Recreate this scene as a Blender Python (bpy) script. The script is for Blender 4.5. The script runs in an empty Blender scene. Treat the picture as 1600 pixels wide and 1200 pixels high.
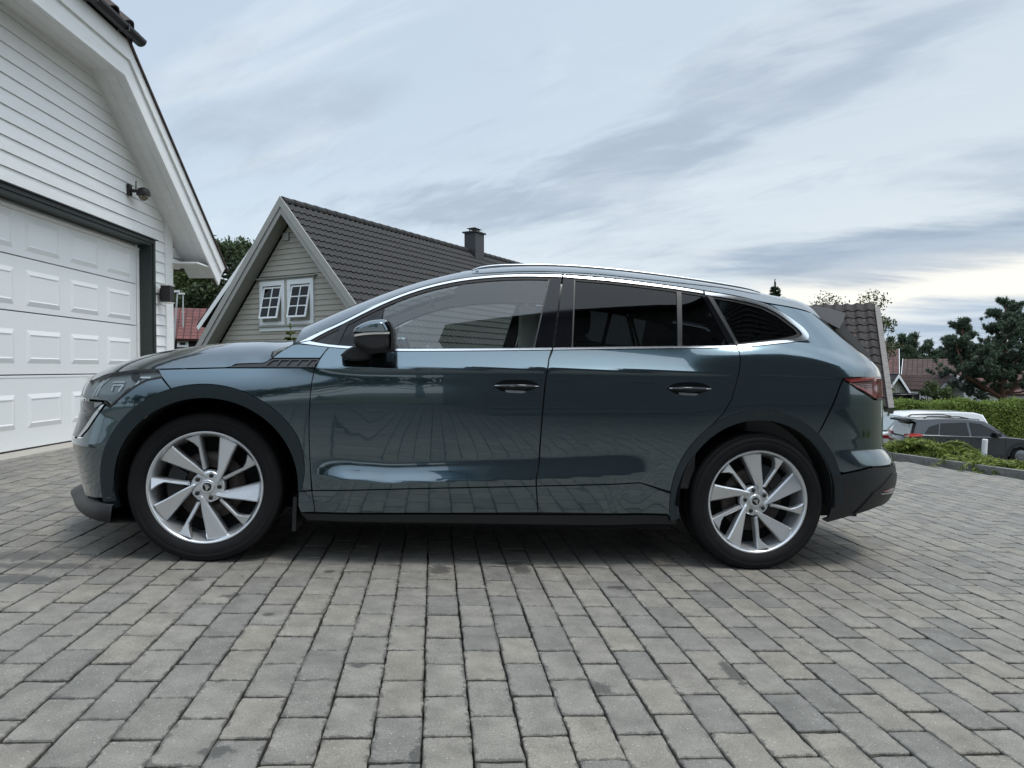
import bpy, bmesh, math, random
import numpy as np
from mathutils import Vector, Matrix, geometry
random.seed(7)
rng = np.random.default_rng(5)
scene = bpy.context.scene
COL = scene.collection
rad = math.radians

# ------------------------------------------------------------------ camera
CAM_H = 1.0
FPX, PITCH = 1112.0, 0.0216           # focal length in pixels of the 1600 px wide photograph, tilt down
cam_d = bpy.data.cameras.new('camera')
cam_d.sensor_fit = 'HORIZONTAL'; cam_d.sensor_width = 36.0
cam_d.lens = 36.0 * FPX / 1600.0
cam_d.clip_start = 0.05; cam_d.clip_end = 6000
cam = bpy.data.objects.new('camera', cam_d); COL.objects.link(cam)
cam.location = (0, 0, CAM_H); cam.rotation_euler = (math.pi/2 - PITCH, 0, 0)
scene.camera = cam

# ------------------------------------------------------------------ sky and sun
SUN_EL, SUN_AZ = 68.0, 128.0          # degrees; azimuth clockwise from +Y (view direction)
world = bpy.data.worlds.new('World'); scene.world = world; world.use_nodes = True
wn, wl = world.node_tree.nodes, world.node_tree.links
wn.clear()
def wnode(t, **k):
    n = wn.new(t)
    for a, b in k.items(): setattr(n, a, b)
    return n
def wmath(op, a, b=None, clamp=False):
    n = wnode('ShaderNodeMath', operation=op); n.use_clamp = clamp
    for i, v in enumerate((a, b)):
        if v is None: continue
        if hasattr(v, 'type'): wl.new(v, n.inputs[i])
        else: n.inputs[i].default_value = v
    return n.outputs[0]
def wramp(v, pts):
    n = wnode('ShaderNodeValToRGB'); wl.new(v, n.inputs[0])
    e = n.color_ramp.elements
    while len(e) < len(pts): e.new(0.5)
    for el, (p, c) in zip(e, pts):
        el.position = p; el.color = (*c, 1) if len(c) == 3 else c
    return n.outputs[0]
def wmix(f, a, b):
    n = wnode('ShaderNodeMix', data_type='RGBA')
    for i, v in ((0, f), (6, a), (7, b)):
        if hasattr(v, 'type'): wl.new(v, n.inputs[i])
        else: n.inputs[i].default_value = v if i == 0 else (*v, 1)
    return n.outputs[2]
geo = wnode('ShaderNodeTexCoord')
sep = wnode('ShaderNodeSeparateXYZ'); wl.new(geo.outputs['Generated'], sep.inputs[0])
dx, dy, dz = sep.outputs
SKY_STRENGTH = 0.115
sky = wnode('ShaderNodeTexSky', sky_type='NISHITA'); sky.sun_disc = False
sky.sun_elevation = rad(SUN_EL); sky.sun_rotation = rad(SUN_AZ); sky.air_density = 1.0; sky.dust_density = 1.5; sky.ozone_density = 2.0
# cloud sheet: direction projected on a flat layer far overhead
zz = wmath('ADD', wmath('MAXIMUM', dz, 0.0), 0.22)
u = wmath('DIVIDE', dx, zz); v = wmath('DIVIDE', dy, zz)
comb = wnode('ShaderNodeCombineXYZ'); wl.new(u, comb.inputs[0]); wl.new(v, comb.inputs[1])
def cloud_noise(scale, rot, stretch, detail, rough, loc=(0, 0, 0), dist=0.0):
    mp = wnode('ShaderNodeMapping'); mp.vector_type = 'TEXTURE'; mp.inputs['Rotation'].default_value = (0, 0, rot)
    mp.inputs['Scale'].default_value = stretch; mp.inputs['Location'].default_value = loc
    wl.new(comb.outputs[0], mp.inputs[0])
    n = wnode('ShaderNodeTexNoise'); n.inputs['Scale'].default_value = scale; n.inputs['Detail'].default_value = detail
    n.inputs['Roughness'].default_value = rough; n.inputs['Distortion'].default_value = dist
    wl.new(mp.outputs[0], n.inputs[0]); return n.outputs[0]
def blob(az, el, ra, re, tilt=0.0):
    # soft elliptical patch of the sky about a compass direction (degrees), 1 in its middle
    az_ = wmath('ARCTAN2', dx, dy); el_ = wmath('ARCSINE', dz)
    a = wmath('SUBTRACT', az_, rad(az)); e = wmath('SUBTRACT', el_, rad(el))
    c, s = math.cos(rad(tilt)), math.sin(rad(tilt))
    a2 = wmath('ADD', wmath('MULTIPLY', a, c), wmath('MULTIPLY', e, s))
    e2 = wmath('SUBTRACT', wmath('MULTIPLY', e, c), wmath('MULTIPLY', a, s))
    r = wmath('ADD', wmath('POWER', wmath('ABSOLUTE', wmath('DIVIDE', a2, rad(ra))), 2.0), wmath('POWER', wmath('ABSOLUTE', wmath('DIVIDE', e2, rad(re))), 2.0))
    return wmath('SUBTRACT', 1.0, r, True)
n1 = cloud_noise(0.95, rad(-14), (1.9, 0.8, 1), 5, 0.52, (1.5, 2.6, 0), 0.35)
n2 = cloud_noise(2.6, rad(-30), (2.2, 0.8, 1), 6, 0.58, (0.4, 5.2, 0), 0.5)
n3 = cloud_noise(9.0, rad(-42), (2.0, 0.7, 1), 4, 0.6, (2.4, 0.2, 0), 0.5)
def wsmooth(v, lo, hi):
    n = wnode('ShaderNodeMapRange', interpolation_type='SMOOTHSTEP'); wl.new(v, n.inputs[0])
    n.inputs[1].default_value = lo; n.inputs[2].default_value = hi
    return n.outputs[0]
K = 1.03 / SKY_STRENGTH
def kc(r, g, b): return (r*K, g*K, b*K)
right = wsmooth(dx, -0.6, 0.75)
veil = wmix(wsmooth(dz, 0.02, 0.42), wmix(right, kc(.60, .69, .76), kc(.69, .73, .74)), wmix(right, kc(.485, .58, .69), kc(.57, .645, .70)))
base = wmix(0.86, sky.outputs[0], veil)
dsum = wmath('ADD', wmath('ADD', wmath('MULTIPLY', n1, 0.60), wmath('MULTIPLY', n2, 0.28)), wmath('MULTIPLY', n3, 0.12))
m1 = wmath('MULTIPLY', wsmooth(dsum, 0.465, 0.60), 0.70)
c1 = wmix(m1, base, kc(.365, .435, .525))
# the larger grey rolls of cloud
nr = wmath('ADD', wmath('MULTIPLY', n2, 0.65), wmath('MULTIPLY', n3, 0.35))
def roll(b, amt, k): return wmath('MULTIPLY', wsmooth(wmath('ADD', b, wmath('MULTIPLY', wmath('SUBTRACT', nr, 0.5), amt)), 0.10, 1.0), k)
rolls = wmath('MAXIMUM', wmath('MAXIMUM', roll(blob(10.5, 16.3, 12, 3.4, 9), 3.4, 0.85), roll(blob(-3, 12.6, 15, 2.8, 3), 3.4, 0.75)), wmath('MAXIMUM', roll(blob(23, 21.5, 17, 4.8, 14), 3.2, 0.75), roll(blob(-18, 18.5, 13, 2.6, 16), 2.4, 0.5)))
c1 = wmix(rolls, c1, kc(.335, .405, .50))
# brighter wisps between the darker rolls
c1 = wmix(wmath('MULTIPLY', wsmooth(n2, 0.50, 0.70), 0.40), c1, kc(.70, .765, .81))
nb = cloud_noise(2.2, rad(-8), (2.6, 0.8, 1), 7, 0.62, (1.0, 0.0, 0), 0.4)
def ragged(b, amt, lo, hi): return wsmooth(wmath('ADD', b, wmath('MULTIPLY', wmath('SUBTRACT', nb, 0.5), amt)), lo, hi)
glow = wmath('MULTIPLY', ragged(blob(33, 5.6, 26, 3.6, 3), 1.5, 0.10, 0.80), 0.92)
c2 = wmix(glow, c1, kc(.86, .845, .78))
lowc = wmath('MULTIPLY', ragged(blob(33, 8.9, 27, 3.1, 7), 2.4, 0.30, 1.05), 0.80)
c3 = wmix(lowc, c2, wmix(wsmooth(n2, 0.35, 0.65), kc(.205, .285, .40), kc(.34, .42, .52)))
low2 = wmath('MULTIPLY', ragged(blob(31, 2.6, 30, 2.6, 2), 2.2, 0.30, 1.0), 0.85)
c3 = wmix(low2, c3, wmix(wsmooth(n2, 0.4, 0.62), kc(.27, .37, .50), kc(.50, .58, .66)))
# thin overcast is brighter on the sun's side of the sky
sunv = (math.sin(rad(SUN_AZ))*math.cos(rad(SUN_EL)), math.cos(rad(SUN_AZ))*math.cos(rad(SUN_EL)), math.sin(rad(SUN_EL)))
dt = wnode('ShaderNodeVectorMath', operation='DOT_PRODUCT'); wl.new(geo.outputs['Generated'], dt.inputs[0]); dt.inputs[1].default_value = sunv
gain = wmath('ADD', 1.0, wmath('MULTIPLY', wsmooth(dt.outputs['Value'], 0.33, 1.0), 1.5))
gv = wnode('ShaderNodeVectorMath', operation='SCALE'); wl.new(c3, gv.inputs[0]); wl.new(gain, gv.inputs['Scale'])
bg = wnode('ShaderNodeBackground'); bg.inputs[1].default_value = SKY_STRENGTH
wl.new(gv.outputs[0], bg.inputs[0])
wo = wnode('ShaderNodeOutputWorld'); wl.new(bg.outputs[0], wo.inputs[0])
sun_d = bpy.data.lights.new('sun', 'SUN'); sun_d.energy = 1.3; sun_d.angle = rad(14); sun_d.color = (1.0, 0.95, 0.88)
sun = bpy.data.objects.new('sun', sun_d); COL.objects.link(sun)
sv = Vector((math.sin(rad(SUN_AZ))*math.cos(rad(SUN_EL)), math.cos(rad(SUN_AZ))*math.cos(rad(SUN_EL)), math.sin(rad(SUN_EL))))
sun.rotation_euler = sv.to_track_quat('Z', 'Y').to_euler()
sun.location = (6, -6, 20)
vs = scene.view_settings
vs.view_transform = 'Standard'; vs.look = 'None'; vs.exposure = 0.28; vs.gamma = 1.0; vs.use_curve_mapping = False
scene.render.engine = 'CYCLES'
scene.cycles.use_denoising = True
scene.cycles.max_bounces = 10; scene.cycles.transparent_max_bounces = 16; scene.cycles.sample_clamp_indirect = 8
scene.cycles.caustics_reflective = False; scene.cycles.caustics_refractive = False

# ------------------------------------------------------------------ pose of the driveway and the car
# local frame: X along the car to its tail, Y away from the camera, Z up; the paved ground is local z = 0
PSI, TILT = 0.1094, 0.0446
FR_O = Vector((-1.4822, 3.395, CAM_H - 0.9266))
RL = Matrix.Rotation(TILT, 3, 'Y') @ Matrix.Rotation(PSI, 3, 'Z')
ML = Matrix.Translation(FR_O) @ RL.to_4x4()
RLi = RL.transposed()
CP, SP = math.cos(PITCH), math.sin(PITCH)
def ray(px, py):                       # world direction through a pixel of the 1600 x 1200 photograph
    a, b = (px-800)/FPX, (600-py)/FPX
    return Vector((a, CP + b*SP, -SP + b*CP))
CAMP = Vector((0, 0, CAM_H))
CAM_L = RLi @ (CAMP - FR_O)
def at_depth(px, py, Y):               # world point of a pixel at world depth Y
    d = ray(px, py); return CAMP + d*(Y/d.y)
def loc_y(px, py, y=0.0):              # local (car) point of a pixel on the plane local y
    d = RLi @ ray(px, py); k = (y - CAM_L.y)/d.y
    return CAM_L + d*k
def ground_at(px, py, h=0.0):          # local point of a pixel on the paved plane
    d = RLi @ ray(px, py); k = (h - CAM_L.z)/d.z
    return CAM_L + d*k
def to_world(p): return ML @ Vector(p)

# ------------------------------------------------------------------ materials
def mat(name, col=(.5, .5, .5), rough=.5, metal=0.0, coat=0.0, coat_rough=.03, spec=.5, noise=None, bump=None, emit=None):
    m = bpy.data.materials.new(name); m.use_nodes = True
    nt = m.node_tree; b = nt.nodes['Principled BSDF']
    b.inputs['Base Color'].default_value = (*col, 1); b.inputs['Roughness'].default_value = rough
    b.inputs['Metallic'].default_value = metal; b.inputs['Coat Weight'].default_value = coat
    b.inputs['Coat Roughness'].default_value = coat_rough; b.inputs['Specular IOR Level'].default_value = spec
    if emit: b.inputs['Emission Color'].default_value = (*emit[0], 1); b.inputs['Emission Strength'].default_value = emit[1]
    tc = nt.nodes.new('ShaderNodeTexCoord')
    if noise:                          # (scale, amount, stretch) tonal mottling of the surface
        sc, am = noise[0], noise[1]; st = noise[2] if len(noise) > 2 else (1, 1, 1)
        mp = nt.nodes.new('ShaderNodeMapping'); mp.inputs['Scale'].default_value = st
        nt.links.new(tc.outputs['Object'], mp.inputs[0])
        n = nt.nodes.new('ShaderNodeTexNoise'); n.inputs['Scale'].default_value = sc; n.inputs['Detail'].default_value = 6; n.inputs['Roughness'].default_value = .62
        nt.links.new(mp.outputs[0], n.inputs[0])
        r = nt.nodes.new('ShaderNodeMapRange'); nt.links.new(n.outputs[0], r.inputs[0])
        r.inputs[1].default_value = .25; r.inputs[2].default_value = .75; r.inputs[3].default_value = 1-am; r.inputs[4].default_value = 1+am
        mx = nt.nodes.new('ShaderNodeMix'); mx.data_type = 'RGBA'; mx.blend_type = 'MULTIPLY'; mx.inputs[0].default_value = 1
        mx.inputs[6].default_value = (*col, 1); nt.links.new(r.outputs[0], mx.inputs[7]); nt.links.new(mx.outputs[2], b.inputs['Base Color'])
    if bump:                           # (scale, strength, distance)
        n = nt.nodes.new('ShaderNodeTexNoise'); n.inputs['Scale'].default_value = bump[0]; n.inputs['Detail'].default_value = 4
        nt.links.new(tc.outputs['Object'], n.inputs[0])
        bp = nt.nodes.new('ShaderNodeBump'); bp.inputs['Strength'].default_value = bump[1]; bp.inputs['Distance'].default_value = bump[2]
        nt.links.new(n.outputs[0], bp.inputs['Height']); nt.links.new(bp.outputs[0], b.inputs['Normal'])
    return m
def glass_mat(name, tint, rough=0.0, ior=1.5, refl=1.0):
    m = bpy.data.materials.new(name); m.use_nodes = True; nt = m.node_tree; nt.nodes.clear()
    o = nt.nodes.new('ShaderNodeOutputMaterial'); mix = nt.nodes.new('ShaderNodeMixShader'); fr = nt.nodes.new('ShaderNodeFresnel')
    fr.inputs[0].default_value = ior
    mu = nt.nodes.new('ShaderNodeMath'); mu.operation = 'MULTIPLY'; mu.inputs[1].default_value = refl; mu.use_clamp = True
    tr = nt.nodes.new('ShaderNodeBsdfTransparent'); tr.inputs[0].default_value = (*tint, 1)
    gl = nt.nodes.new('ShaderNodeBsdfGlossy'); gl.inputs['Roughness'].default_value = rough
    nt.links.new(fr.outputs[0], mu.inputs[0]); nt.links.new(mu.outputs[0], mix.inputs[0]); nt.links.new(tr.outputs[0], mix.inputs[1]); nt.links.new(gl.outputs[0], mix.inputs[2])
    nt.links.new(mix.outputs[0], o.inputs[0]); return m

# ------------------------------------------------------------------ object helpers
def link(name, me, m=None, parent=None, smooth=False):
    o = bpy.data.objects.new(name, me); COL.objects.link(o)
    if m: me.materials.append(m)
    if parent: o.parent = parent
    if smooth:
        for p in me.polygons: p.use_smooth = True
    return o
def pymesh(name, vs_, fs, m=None, parent=None, smooth=False):
    me = bpy.data.meshes.new(name); me.from_pydata([tuple(q) for q in vs_], [], [tuple(f) for f in fs]); me.update()
    return link(name, me, m, parent, smooth)
def empty(name, label, cat, matrix=None, group=None):
    o = bpy.data.objects.new(name, None); COL.objects.link(o); o.empty_display_size = .2
    if matrix is not None: o.matrix_world = matrix
    return tag(o, label, cat, group)
def tag(o, label=None, cat=None, group=None, kind=None):
    if label: o['label'] = label
    if cat: o['category'] = cat
    if group: o['group'] = group
    if kind: o['kind'] = kind
    return o
class MB:
    """collects simple solids in one vertex list"""
    def __init__(s): s.v, s.f = [], []
    def add(s, vs_, fs):
        n = len(s.v); s.v += [tuple(q) for q in vs_]; s.f += [tuple(i+n for i in f) for f in fs]; return s
    def box(s, a, b):
        x0, y0, z0 = a; x1, y1, z1 = b
        return s.add([(x0,y0,z0),(x1,y0,z0),(x1,y1,z0),(x0,y1,z0),(x0,y0,z1),(x1,y0,z1),(x1,y1,z1),(x0,y1,z1)],
                     [(0,3,2,1),(4,5,6,7),(0,1,5,4),(1,2,6,5),(2,3,7,6),(3,0,4,7)])
    def hexa(s, p):                    # 8 corners, bottom ring then top ring
        return s.add(p, [(0,3,2,1),(4,5,6,7),(0,1,5,4),(1,2,6,5),(2,3,7,6),(3,0,4,7)])
    def prism(s, poly, vec):           # polygon (3d points) swept by a vector
        n = len(poly); vec = Vector(vec)
        top = [Vector(q)+vec for q in poly]
        return s.add([*poly, *top], [tuple(range(n))[::-1], tuple(range(n, 2*n))] + [(i, (i+1) % n, n+(i+1) % n, n+i) for i in range(n)])
    def tube(s, pts, rads, seg=8, cap=True):
        pts = [Vector(q) for q in pts]; n0 = len(s.v)
        if not hasattr(rads, '__len__'): rads = [rads]*len(pts)
        for i, q in enumerate(pts):
            t = (pts[min(i+1, len(pts)-1)] - pts[max(i-1, 0)]).normalized()
            a = t.cross(Vector((0, 0, 1)))
            if a.length < .05: a = t.cross(Vector((1, 0, 0)))
            a.normalize(); b = t.cross(a)
            for k in range(seg):
                an = 2*math.pi*k/seg; s.v.append(tuple(q + (a*math.cos(an) + b*math.sin(an))*rads[i]))
        for i in range(len(pts)-1):
            for k in range(seg):
                A = n0+i*seg+k; B = n0+i*seg+(k+1) % seg
                s.f.append((A, B, B+seg, A+seg))
        if cap:
            s.f.append(tuple(n0+k for k in range(seg))[::-1]); s.f.append(tuple(n0+(len(pts)-1)*seg+k for k in range(seg)))
        return s
    def build(s, name, m=None, parent=None, smooth=False): return pymesh(name, s.v, s.f, m, parent, smooth)
# ================================================================== THE CAR
M = {}
def paint_mat():
    m = bpy.data.materials.new('teal_grey_metallic_paint'); m.use_nodes = True; nt = m.node_tree; b = nt.nodes['Principled BSDF']
    tc = nt.nodes.new('ShaderNodeTexCoord'); n = nt.nodes.new('ShaderNodeTexNoise'); n.inputs['Scale'].default_value = 900; n.inputs['Detail'].default_value = 1
    nt.links.new(tc.outputs['Object'], n.inputs[0])
    r = nt.nodes.new('ShaderNodeValToRGB'); r.color_ramp.elements[0].color = (.058, .096, .117, 1); r.color_ramp.elements[1].color = (.090, .138, .163, 1)
    r.color_ramp.elements[0].position = .35; r.color_ramp.elements[1].position = .7
    nt.links.new(n.outputs[0], r.inputs[0]); nt.links.new(r.outputs[0], b.inputs['Base Color'])
    b.inputs['Metallic'].default_value = 1.0; b.inputs['Roughness'].default_value = .15
    b.inputs['Coat Weight'].default_value = 1.0; b.inputs['Coat Roughness'].default_value = .012; b.inputs['Coat IOR'].default_value = 1.8
    return m
M['paint'] = paint_mat()
M['clad'] = mat('satin_dark_cladding', (.011, .014, .017), .36, 0, noise=(60, .1))
M['black'] = mat('black_plastic', (.012, .012, .013), .5, noise=(80, .15))
M['gloss'] = mat('gloss_black', (.005, .005, .007), .05, 0, spec=.4)
M['seal'] = mat('rubber_seal', (.006, .006, .007), .6)
M['under'] = mat('underbody', (.006, .006, .006), .9)
M['chrome'] = mat('satin_chrome', (.62, .64, .66), .16, 1.0)
M['silver'] = mat('silver_roof_rail', (.66, .68, .70), .28, 1.0)
M['glass'] = glass_mat('clear_side_glass', (.86, .93, .90), 0, 1.85, 1.0)
M['privacy'] = glass_mat('dark_privacy_glass', (.10, .11, .115), 0, 1.45, 1.0)
M['wind'] = glass_mat('windscreen_glass', (.80, .88, .84), 0, 1.5, 1.0)
M['tyre'] = mat('tyre_rubber', (.009, .009, .010), .75, 0, spec=.25, noise=(14, .25), bump=(160, .15, .002))
M['alloy'] = mat('silver_alloy', (.72, .74, .76), .30, .72, coat=.3, noise=(220, .06))
M['alloy_in'] = mat('alloy_barrel', (.16, .17, .18), .45, .6)
M['disc'] = mat('brake_steel', (.060, .050, .045), .5, .6, noise=(30, .25))
M['dark'] = mat('wheel_well_liner', (.004, .004, .0045), .95)
M['redlamp'] = mat('red_lamp_lens', (.15, .004, .009), .12, 0, coat=1.0)
M['redlamp2'] = mat('bright_red_lens', (.32, .02, .022), .2, 0, coat=1.0)
M['lampglass'] = glass_mat('headlamp_cover', (.94, .96, .96), 0, 1.38, 1.0)
M['lampin'] = mat('headlamp_inner', (.36, .39, .38), .35, .0)
M['lamprefl'] = mat('headlamp_reflector', (.86, .88, .90), .35, .3)
M['seat'] = mat('grey_seat_fabric', (.24, .24, .24), .85, noise=(40, .2))
M['dash'] = mat('dash_plastic', (.13, .13, .135), .6)
M['liner'] = mat('pale_headliner', (.74, .74, .70), .9)
M['mirror'] = mat('mirror_face', (.85, .88, .9), .02, 1.0)
M['indic'] = mat('indicator_lens', (.62, .60, .56), .25, .3, coat=.8)

def sst(a, b, x):
    t = np.clip((x-a)/(b-a), 0, 1); return t*t*(3-2*t)
YC = 0.905                              # centre plane of the car
WB = 2.765
# feature lines of the body side, traced in the photograph and laid on their depth
def trace(pts, y): 
    q = [loc_y(a, b, y) for a, b in pts]; q.sort(key=lambda p: p.x); return np.array([[p.x, p.z] for p in q])
CRE = trace([(150,592),(185,580.5),(226,577),(353,574.5),(493,573.8),(853,576.3),(980,579),(1151,582.5),(1312,587.7),(1372,590)], -.04)
LOW = trace([(430,738),(508,742.5),(560,748.7),(610,752),(835,745.5),(1030,736),(1200,730)], -.04)
BELT = trace([(300,556),(400,545),(468,535.5),(516,540),(611,547),(863,545),(1148,541.5),(1225,534),(1290,545),(1368,572)], -.01)
TOPL = trace([(440,545),(468,534),(535.6,504.5),(597.5,474),(652,453.6),(707.5,440),(762,433),(817,430.8),(879,431.6),(1015,445),(1099,456.5),(1150,464),(1200,474),(1260,487),(1320,510),(1372,560)], .14)
def lin(T, x): return np.interp(x, T[:, 0], T[:, 1])
# silhouettes of nose and tail: (pixel, row) -> plan shift with height
FT_Y, FT_D, FT_N = .35, .536, 3.3
RT_Y, RT_D, RT_N = .30, .612, 3.0
fs_ = [loc_y(a, b, FT_Y) for a, b in [(149,586),(141,602),(137,620),(137,640),(131,660),(123,682),(127,700),(132,726),(137,752),(139,770),(142,800),(150,830)]]
FSH = np.array(sorted([[p.z, p.x] for p in fs_]))
rs_ = [loc_y(a, b, RT_Y) for a, b in [(1312,488),(1330,515),(1344,537),(1358,558),(1367,573),(1372,590),(1373,622),(1373,680),(1375,698),(1387,711),(1393,720),(1396,736),(1396,752),(1392,768),(1384,784),(1360,800)]]
RSH = np.array(sorted([[p.z, p.x] for p in rs_]))
XS = np.arange(-1.0, 4.02, .02); ZS = np.arange(.10, 1.70, .0025)
def build_table():
    X = XS[:, None]; Z = ZS[None, :]
    zc = lin(CRE, XS)[:, None]; zl = lin(LOW, XS)[:, None]; zb = np.maximum(lin(BELT, XS)[:, None], zc+.02); zt = np.maximum(lin(TOPL, XS)[:, None], zb+.03)
    wf = 1 - sst(.05, .78, X)           # fender character
    wq = sst(2.3, 2.75, X)              # quarter panel character
    hl = sst(.42, .68, X)*(1-sst(1.95, 2.2, X))
    el = np.zeros((len(XS), len(ZS)))
    for i in range(len(XS)):
        c, l, b_, t = zc[i, 0], zl[i, 0], zb[i, 0], zt[i, 0]; f, q, h = float(wf[i, 0]), float(wq[i, 0]), float(hl[i, 0])
        kz = [0.10, .22, l-.002, l+.002, l+.030, l+.058, l+.10, l+.20, c-.19, c-.14, c-.10, c-.078, c-.062, c-.045, c-.030, c-.012, c-.001, c+.001, c+.03, b_-.002, b_+.02, t-.02, t+.05, 1.70]
        door = [-14, -9, -3, 27*h-3*(1-h), 25*h-3*(1-h), 16*h-3*(1-h), -3, -2.4, -.6, .6, 2.2, 4.2, 5.4, 4.6, -1.0, -9, -11, 32, 30, 27, 22, 27, 33, 48]
        fend = [-14, -9, -4, -4, -4, -4, -4, -3, -1, 4, 10, 15, 18, 21, 24, 27, 29, 30, 32, 35, 36, 40, 45, 50]
        quar = [-14, -9, -4, -4, -4, -4, -3.5, -3, -2, -1, .5, 2.0, 3.0, 2.0, 0, -4, -6, 6, 10, 42, 21, 21, 32, 48]
        v = np.array(door)*(1-f)*(1-q) + np.array(fend)*f*(1-q) + np.array(quar)*q
        el[i] = np.interp(ZS, kz, v)
    tn = np.tan(np.radians(el)); cum = np.cumsum(tn, 1)*.0025
    ref = np.array([np.interp(zc[i, 0], ZS, cum[i]) for i in range(len(XS))])[:, None]
    y = cum - ref - .045
    xf = np.interp(ZS, FSH[:, 0], FSH[:, 1]) + FT_D
    xr = np.interp(ZS, RSH[:, 0], RSH[:, 1]) - RT_D
    ker = np.ones(9)/9
    xf = np.convolve(np.pad(xf, 4, 'edge'), ker, 'valid'); xr = np.convolve(np.pad(xr, 4, 'edge'), ker, 'valid')
    y += (FT_Y/FT_D**FT_N)*np.maximum(0, xf[None, :]-X)**FT_N
    y += (RT_Y/RT_D**RT_N)*np.maximum(0, X-xr[None, :])**RT_N
    # smooth along the car so traced kinks do not ripple the paint
    k = np.array([1, 4, 6, 4, 1])/16.
    yp = np.pad(y, ((2, 2), (0, 0)), 'edge'); y = sum(k[j]*yp[j:j+len(XS)] for j in range(5))
    return y
FT = build_table()
FX, FZ = np.gradient(FT, .02, .0025)
def _bil(T, x, z):
    a = np.clip((np.asarray(x)-XS[0])/.02, 0, len(XS)-1.001); b = np.clip((np.asarray(z)-ZS[0])/.0025, 0, len(ZS)-1.001)
    i = a.astype(int); j = b.astype(int); a = a-i; b = b-j
    return T[i, j]*(1-a)*(1-b) + T[i+1, j]*a*(1-b) + T[i, j+1]*(1-a)*b + T[i+1, j+1]*a*b
def fy(x, z): return _bil(FT, x, z)
def fn(x, z):
    n = np.stack([_bil(FX, x, z), -np.ones_like(np.asarray(x, float)), _bil(FZ, x, z)], -1)
    return n/np.linalg.norm(n, axis=-1, keepdims=True)
def S(px, py, off=0.0):                 # pixel -> (x, z) on the body side
    p = loc_y(px, py, 0.0)
    for _ in range(14):
        y = float(fy(p.x, p.z)) + off; p = loc_y(px, py, min(y, .45))
    return (p.x, p.z)
def F_end(z, y=.52): return float(np.interp(z, FSH[:, 0], FSH[:, 1]) + FT_D - FT_D*(y/FT_Y)**(1/FT_N))
def R_end(z, y=.45): return float(np.interp(z, RSH[:, 0], RSH[:, 1]) - RT_D + RT_D*(y/RT_Y)**(1/RT_N))
def outline(pts, step=.03):
    q = []
    for p in pts:
        if p[0] == 'c': q.append((p[1], p[2]))
        else: q.append(S(*p))
    out = []
    for i, a in enumerate(q):
        b = q[(i+1) % len(q)]; d = math.dist(a, b); n = max(1, int(d/step))
        for k in range(n): out.append((a[0]+(b[0]-a[0])*k/n, a[1]+(b[1]-a[1])*k/n))
    return out
def smooth_px(pts, n=4):                # Catmull-Rom through pixel points (open)
    out = []; P = [pts[0]]+list(pts)+[pts[-1]]
    for i in range(1, len(P)-2):
        p0, p1, p2, p3 = (np.array(P[i+k], float) for k in (-1, 0, 1, 2))
        for k in range(n):
            t = k/n; out.append(tuple(.5*((2*p1)+(-p0+p2)*t+(2*p0-5*p1+4*p2-p3)*t*t+(-p0+3*p1-3*p2+p3)*t**3)))
    out.append(tuple(pts[-1])); return out
def area2(q): return sum(q[i][0]*q[(i+1) % len(q)][1]-q[(i+1) % len(q)][0]*q[i][1] for i in range(len(q)))
def inset(q, g):
    if area2(q) < 0: q = q[::-1]
    n = len(q); out = []
    for i in range(n):
        a, b, c = np.array(q[i-1]), np.array(q[i]), np.array(q[(i+1) % n])
        e1 = b-a; e2 = c-b; l1 = np.linalg.norm(e1)+1e-9; l2 = np.linalg.norm(e2)+1e-9
        n1 = np.array([-e1[1], e1[0]])/l1; n2 = np.array([-e2[1], e2[0]])/l2
        m = n1+n2; m = m/max(np.dot(m, m)/2, .35)*1.0 if np.dot(m, m) > 1e-6 else n1
        out.append(tuple(b + m*g))
    return out
def inside(q, P):
    x, y = P[:, 0], P[:, 1]; c = np.zeros(len(P), bool); n = len(q)
    for i in range(n):
        x1, y1 = q[i]; x2, y2 = q[(i+1) % n]
        if y1 == y2: continue
        k = ((y1 > y) != (y2 > y)) & (x < (x2-x1)*(y-y1)/(y2-y1)+x1); c ^= k
    return c
def edge_dist(q, P):
    d = np.full(len(P), 9.); n = len(q)
    for i in range(n):
        a = np.array(q[i]); b = np.array(q[(i+1) % n]); e = b-a; L = max(e@e, 1e-12)
        t = np.clip(((P-a)@e)/L, 0, 1); d = np.minimum(d, np.linalg.norm(P-a-t[:, None]*e, axis=1))
    return d
car = empty('parked_car', 'dark teal-grey electric SUV parked side-on across the paved driveway', 'car', ML)
MIRRORED = []
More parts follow.
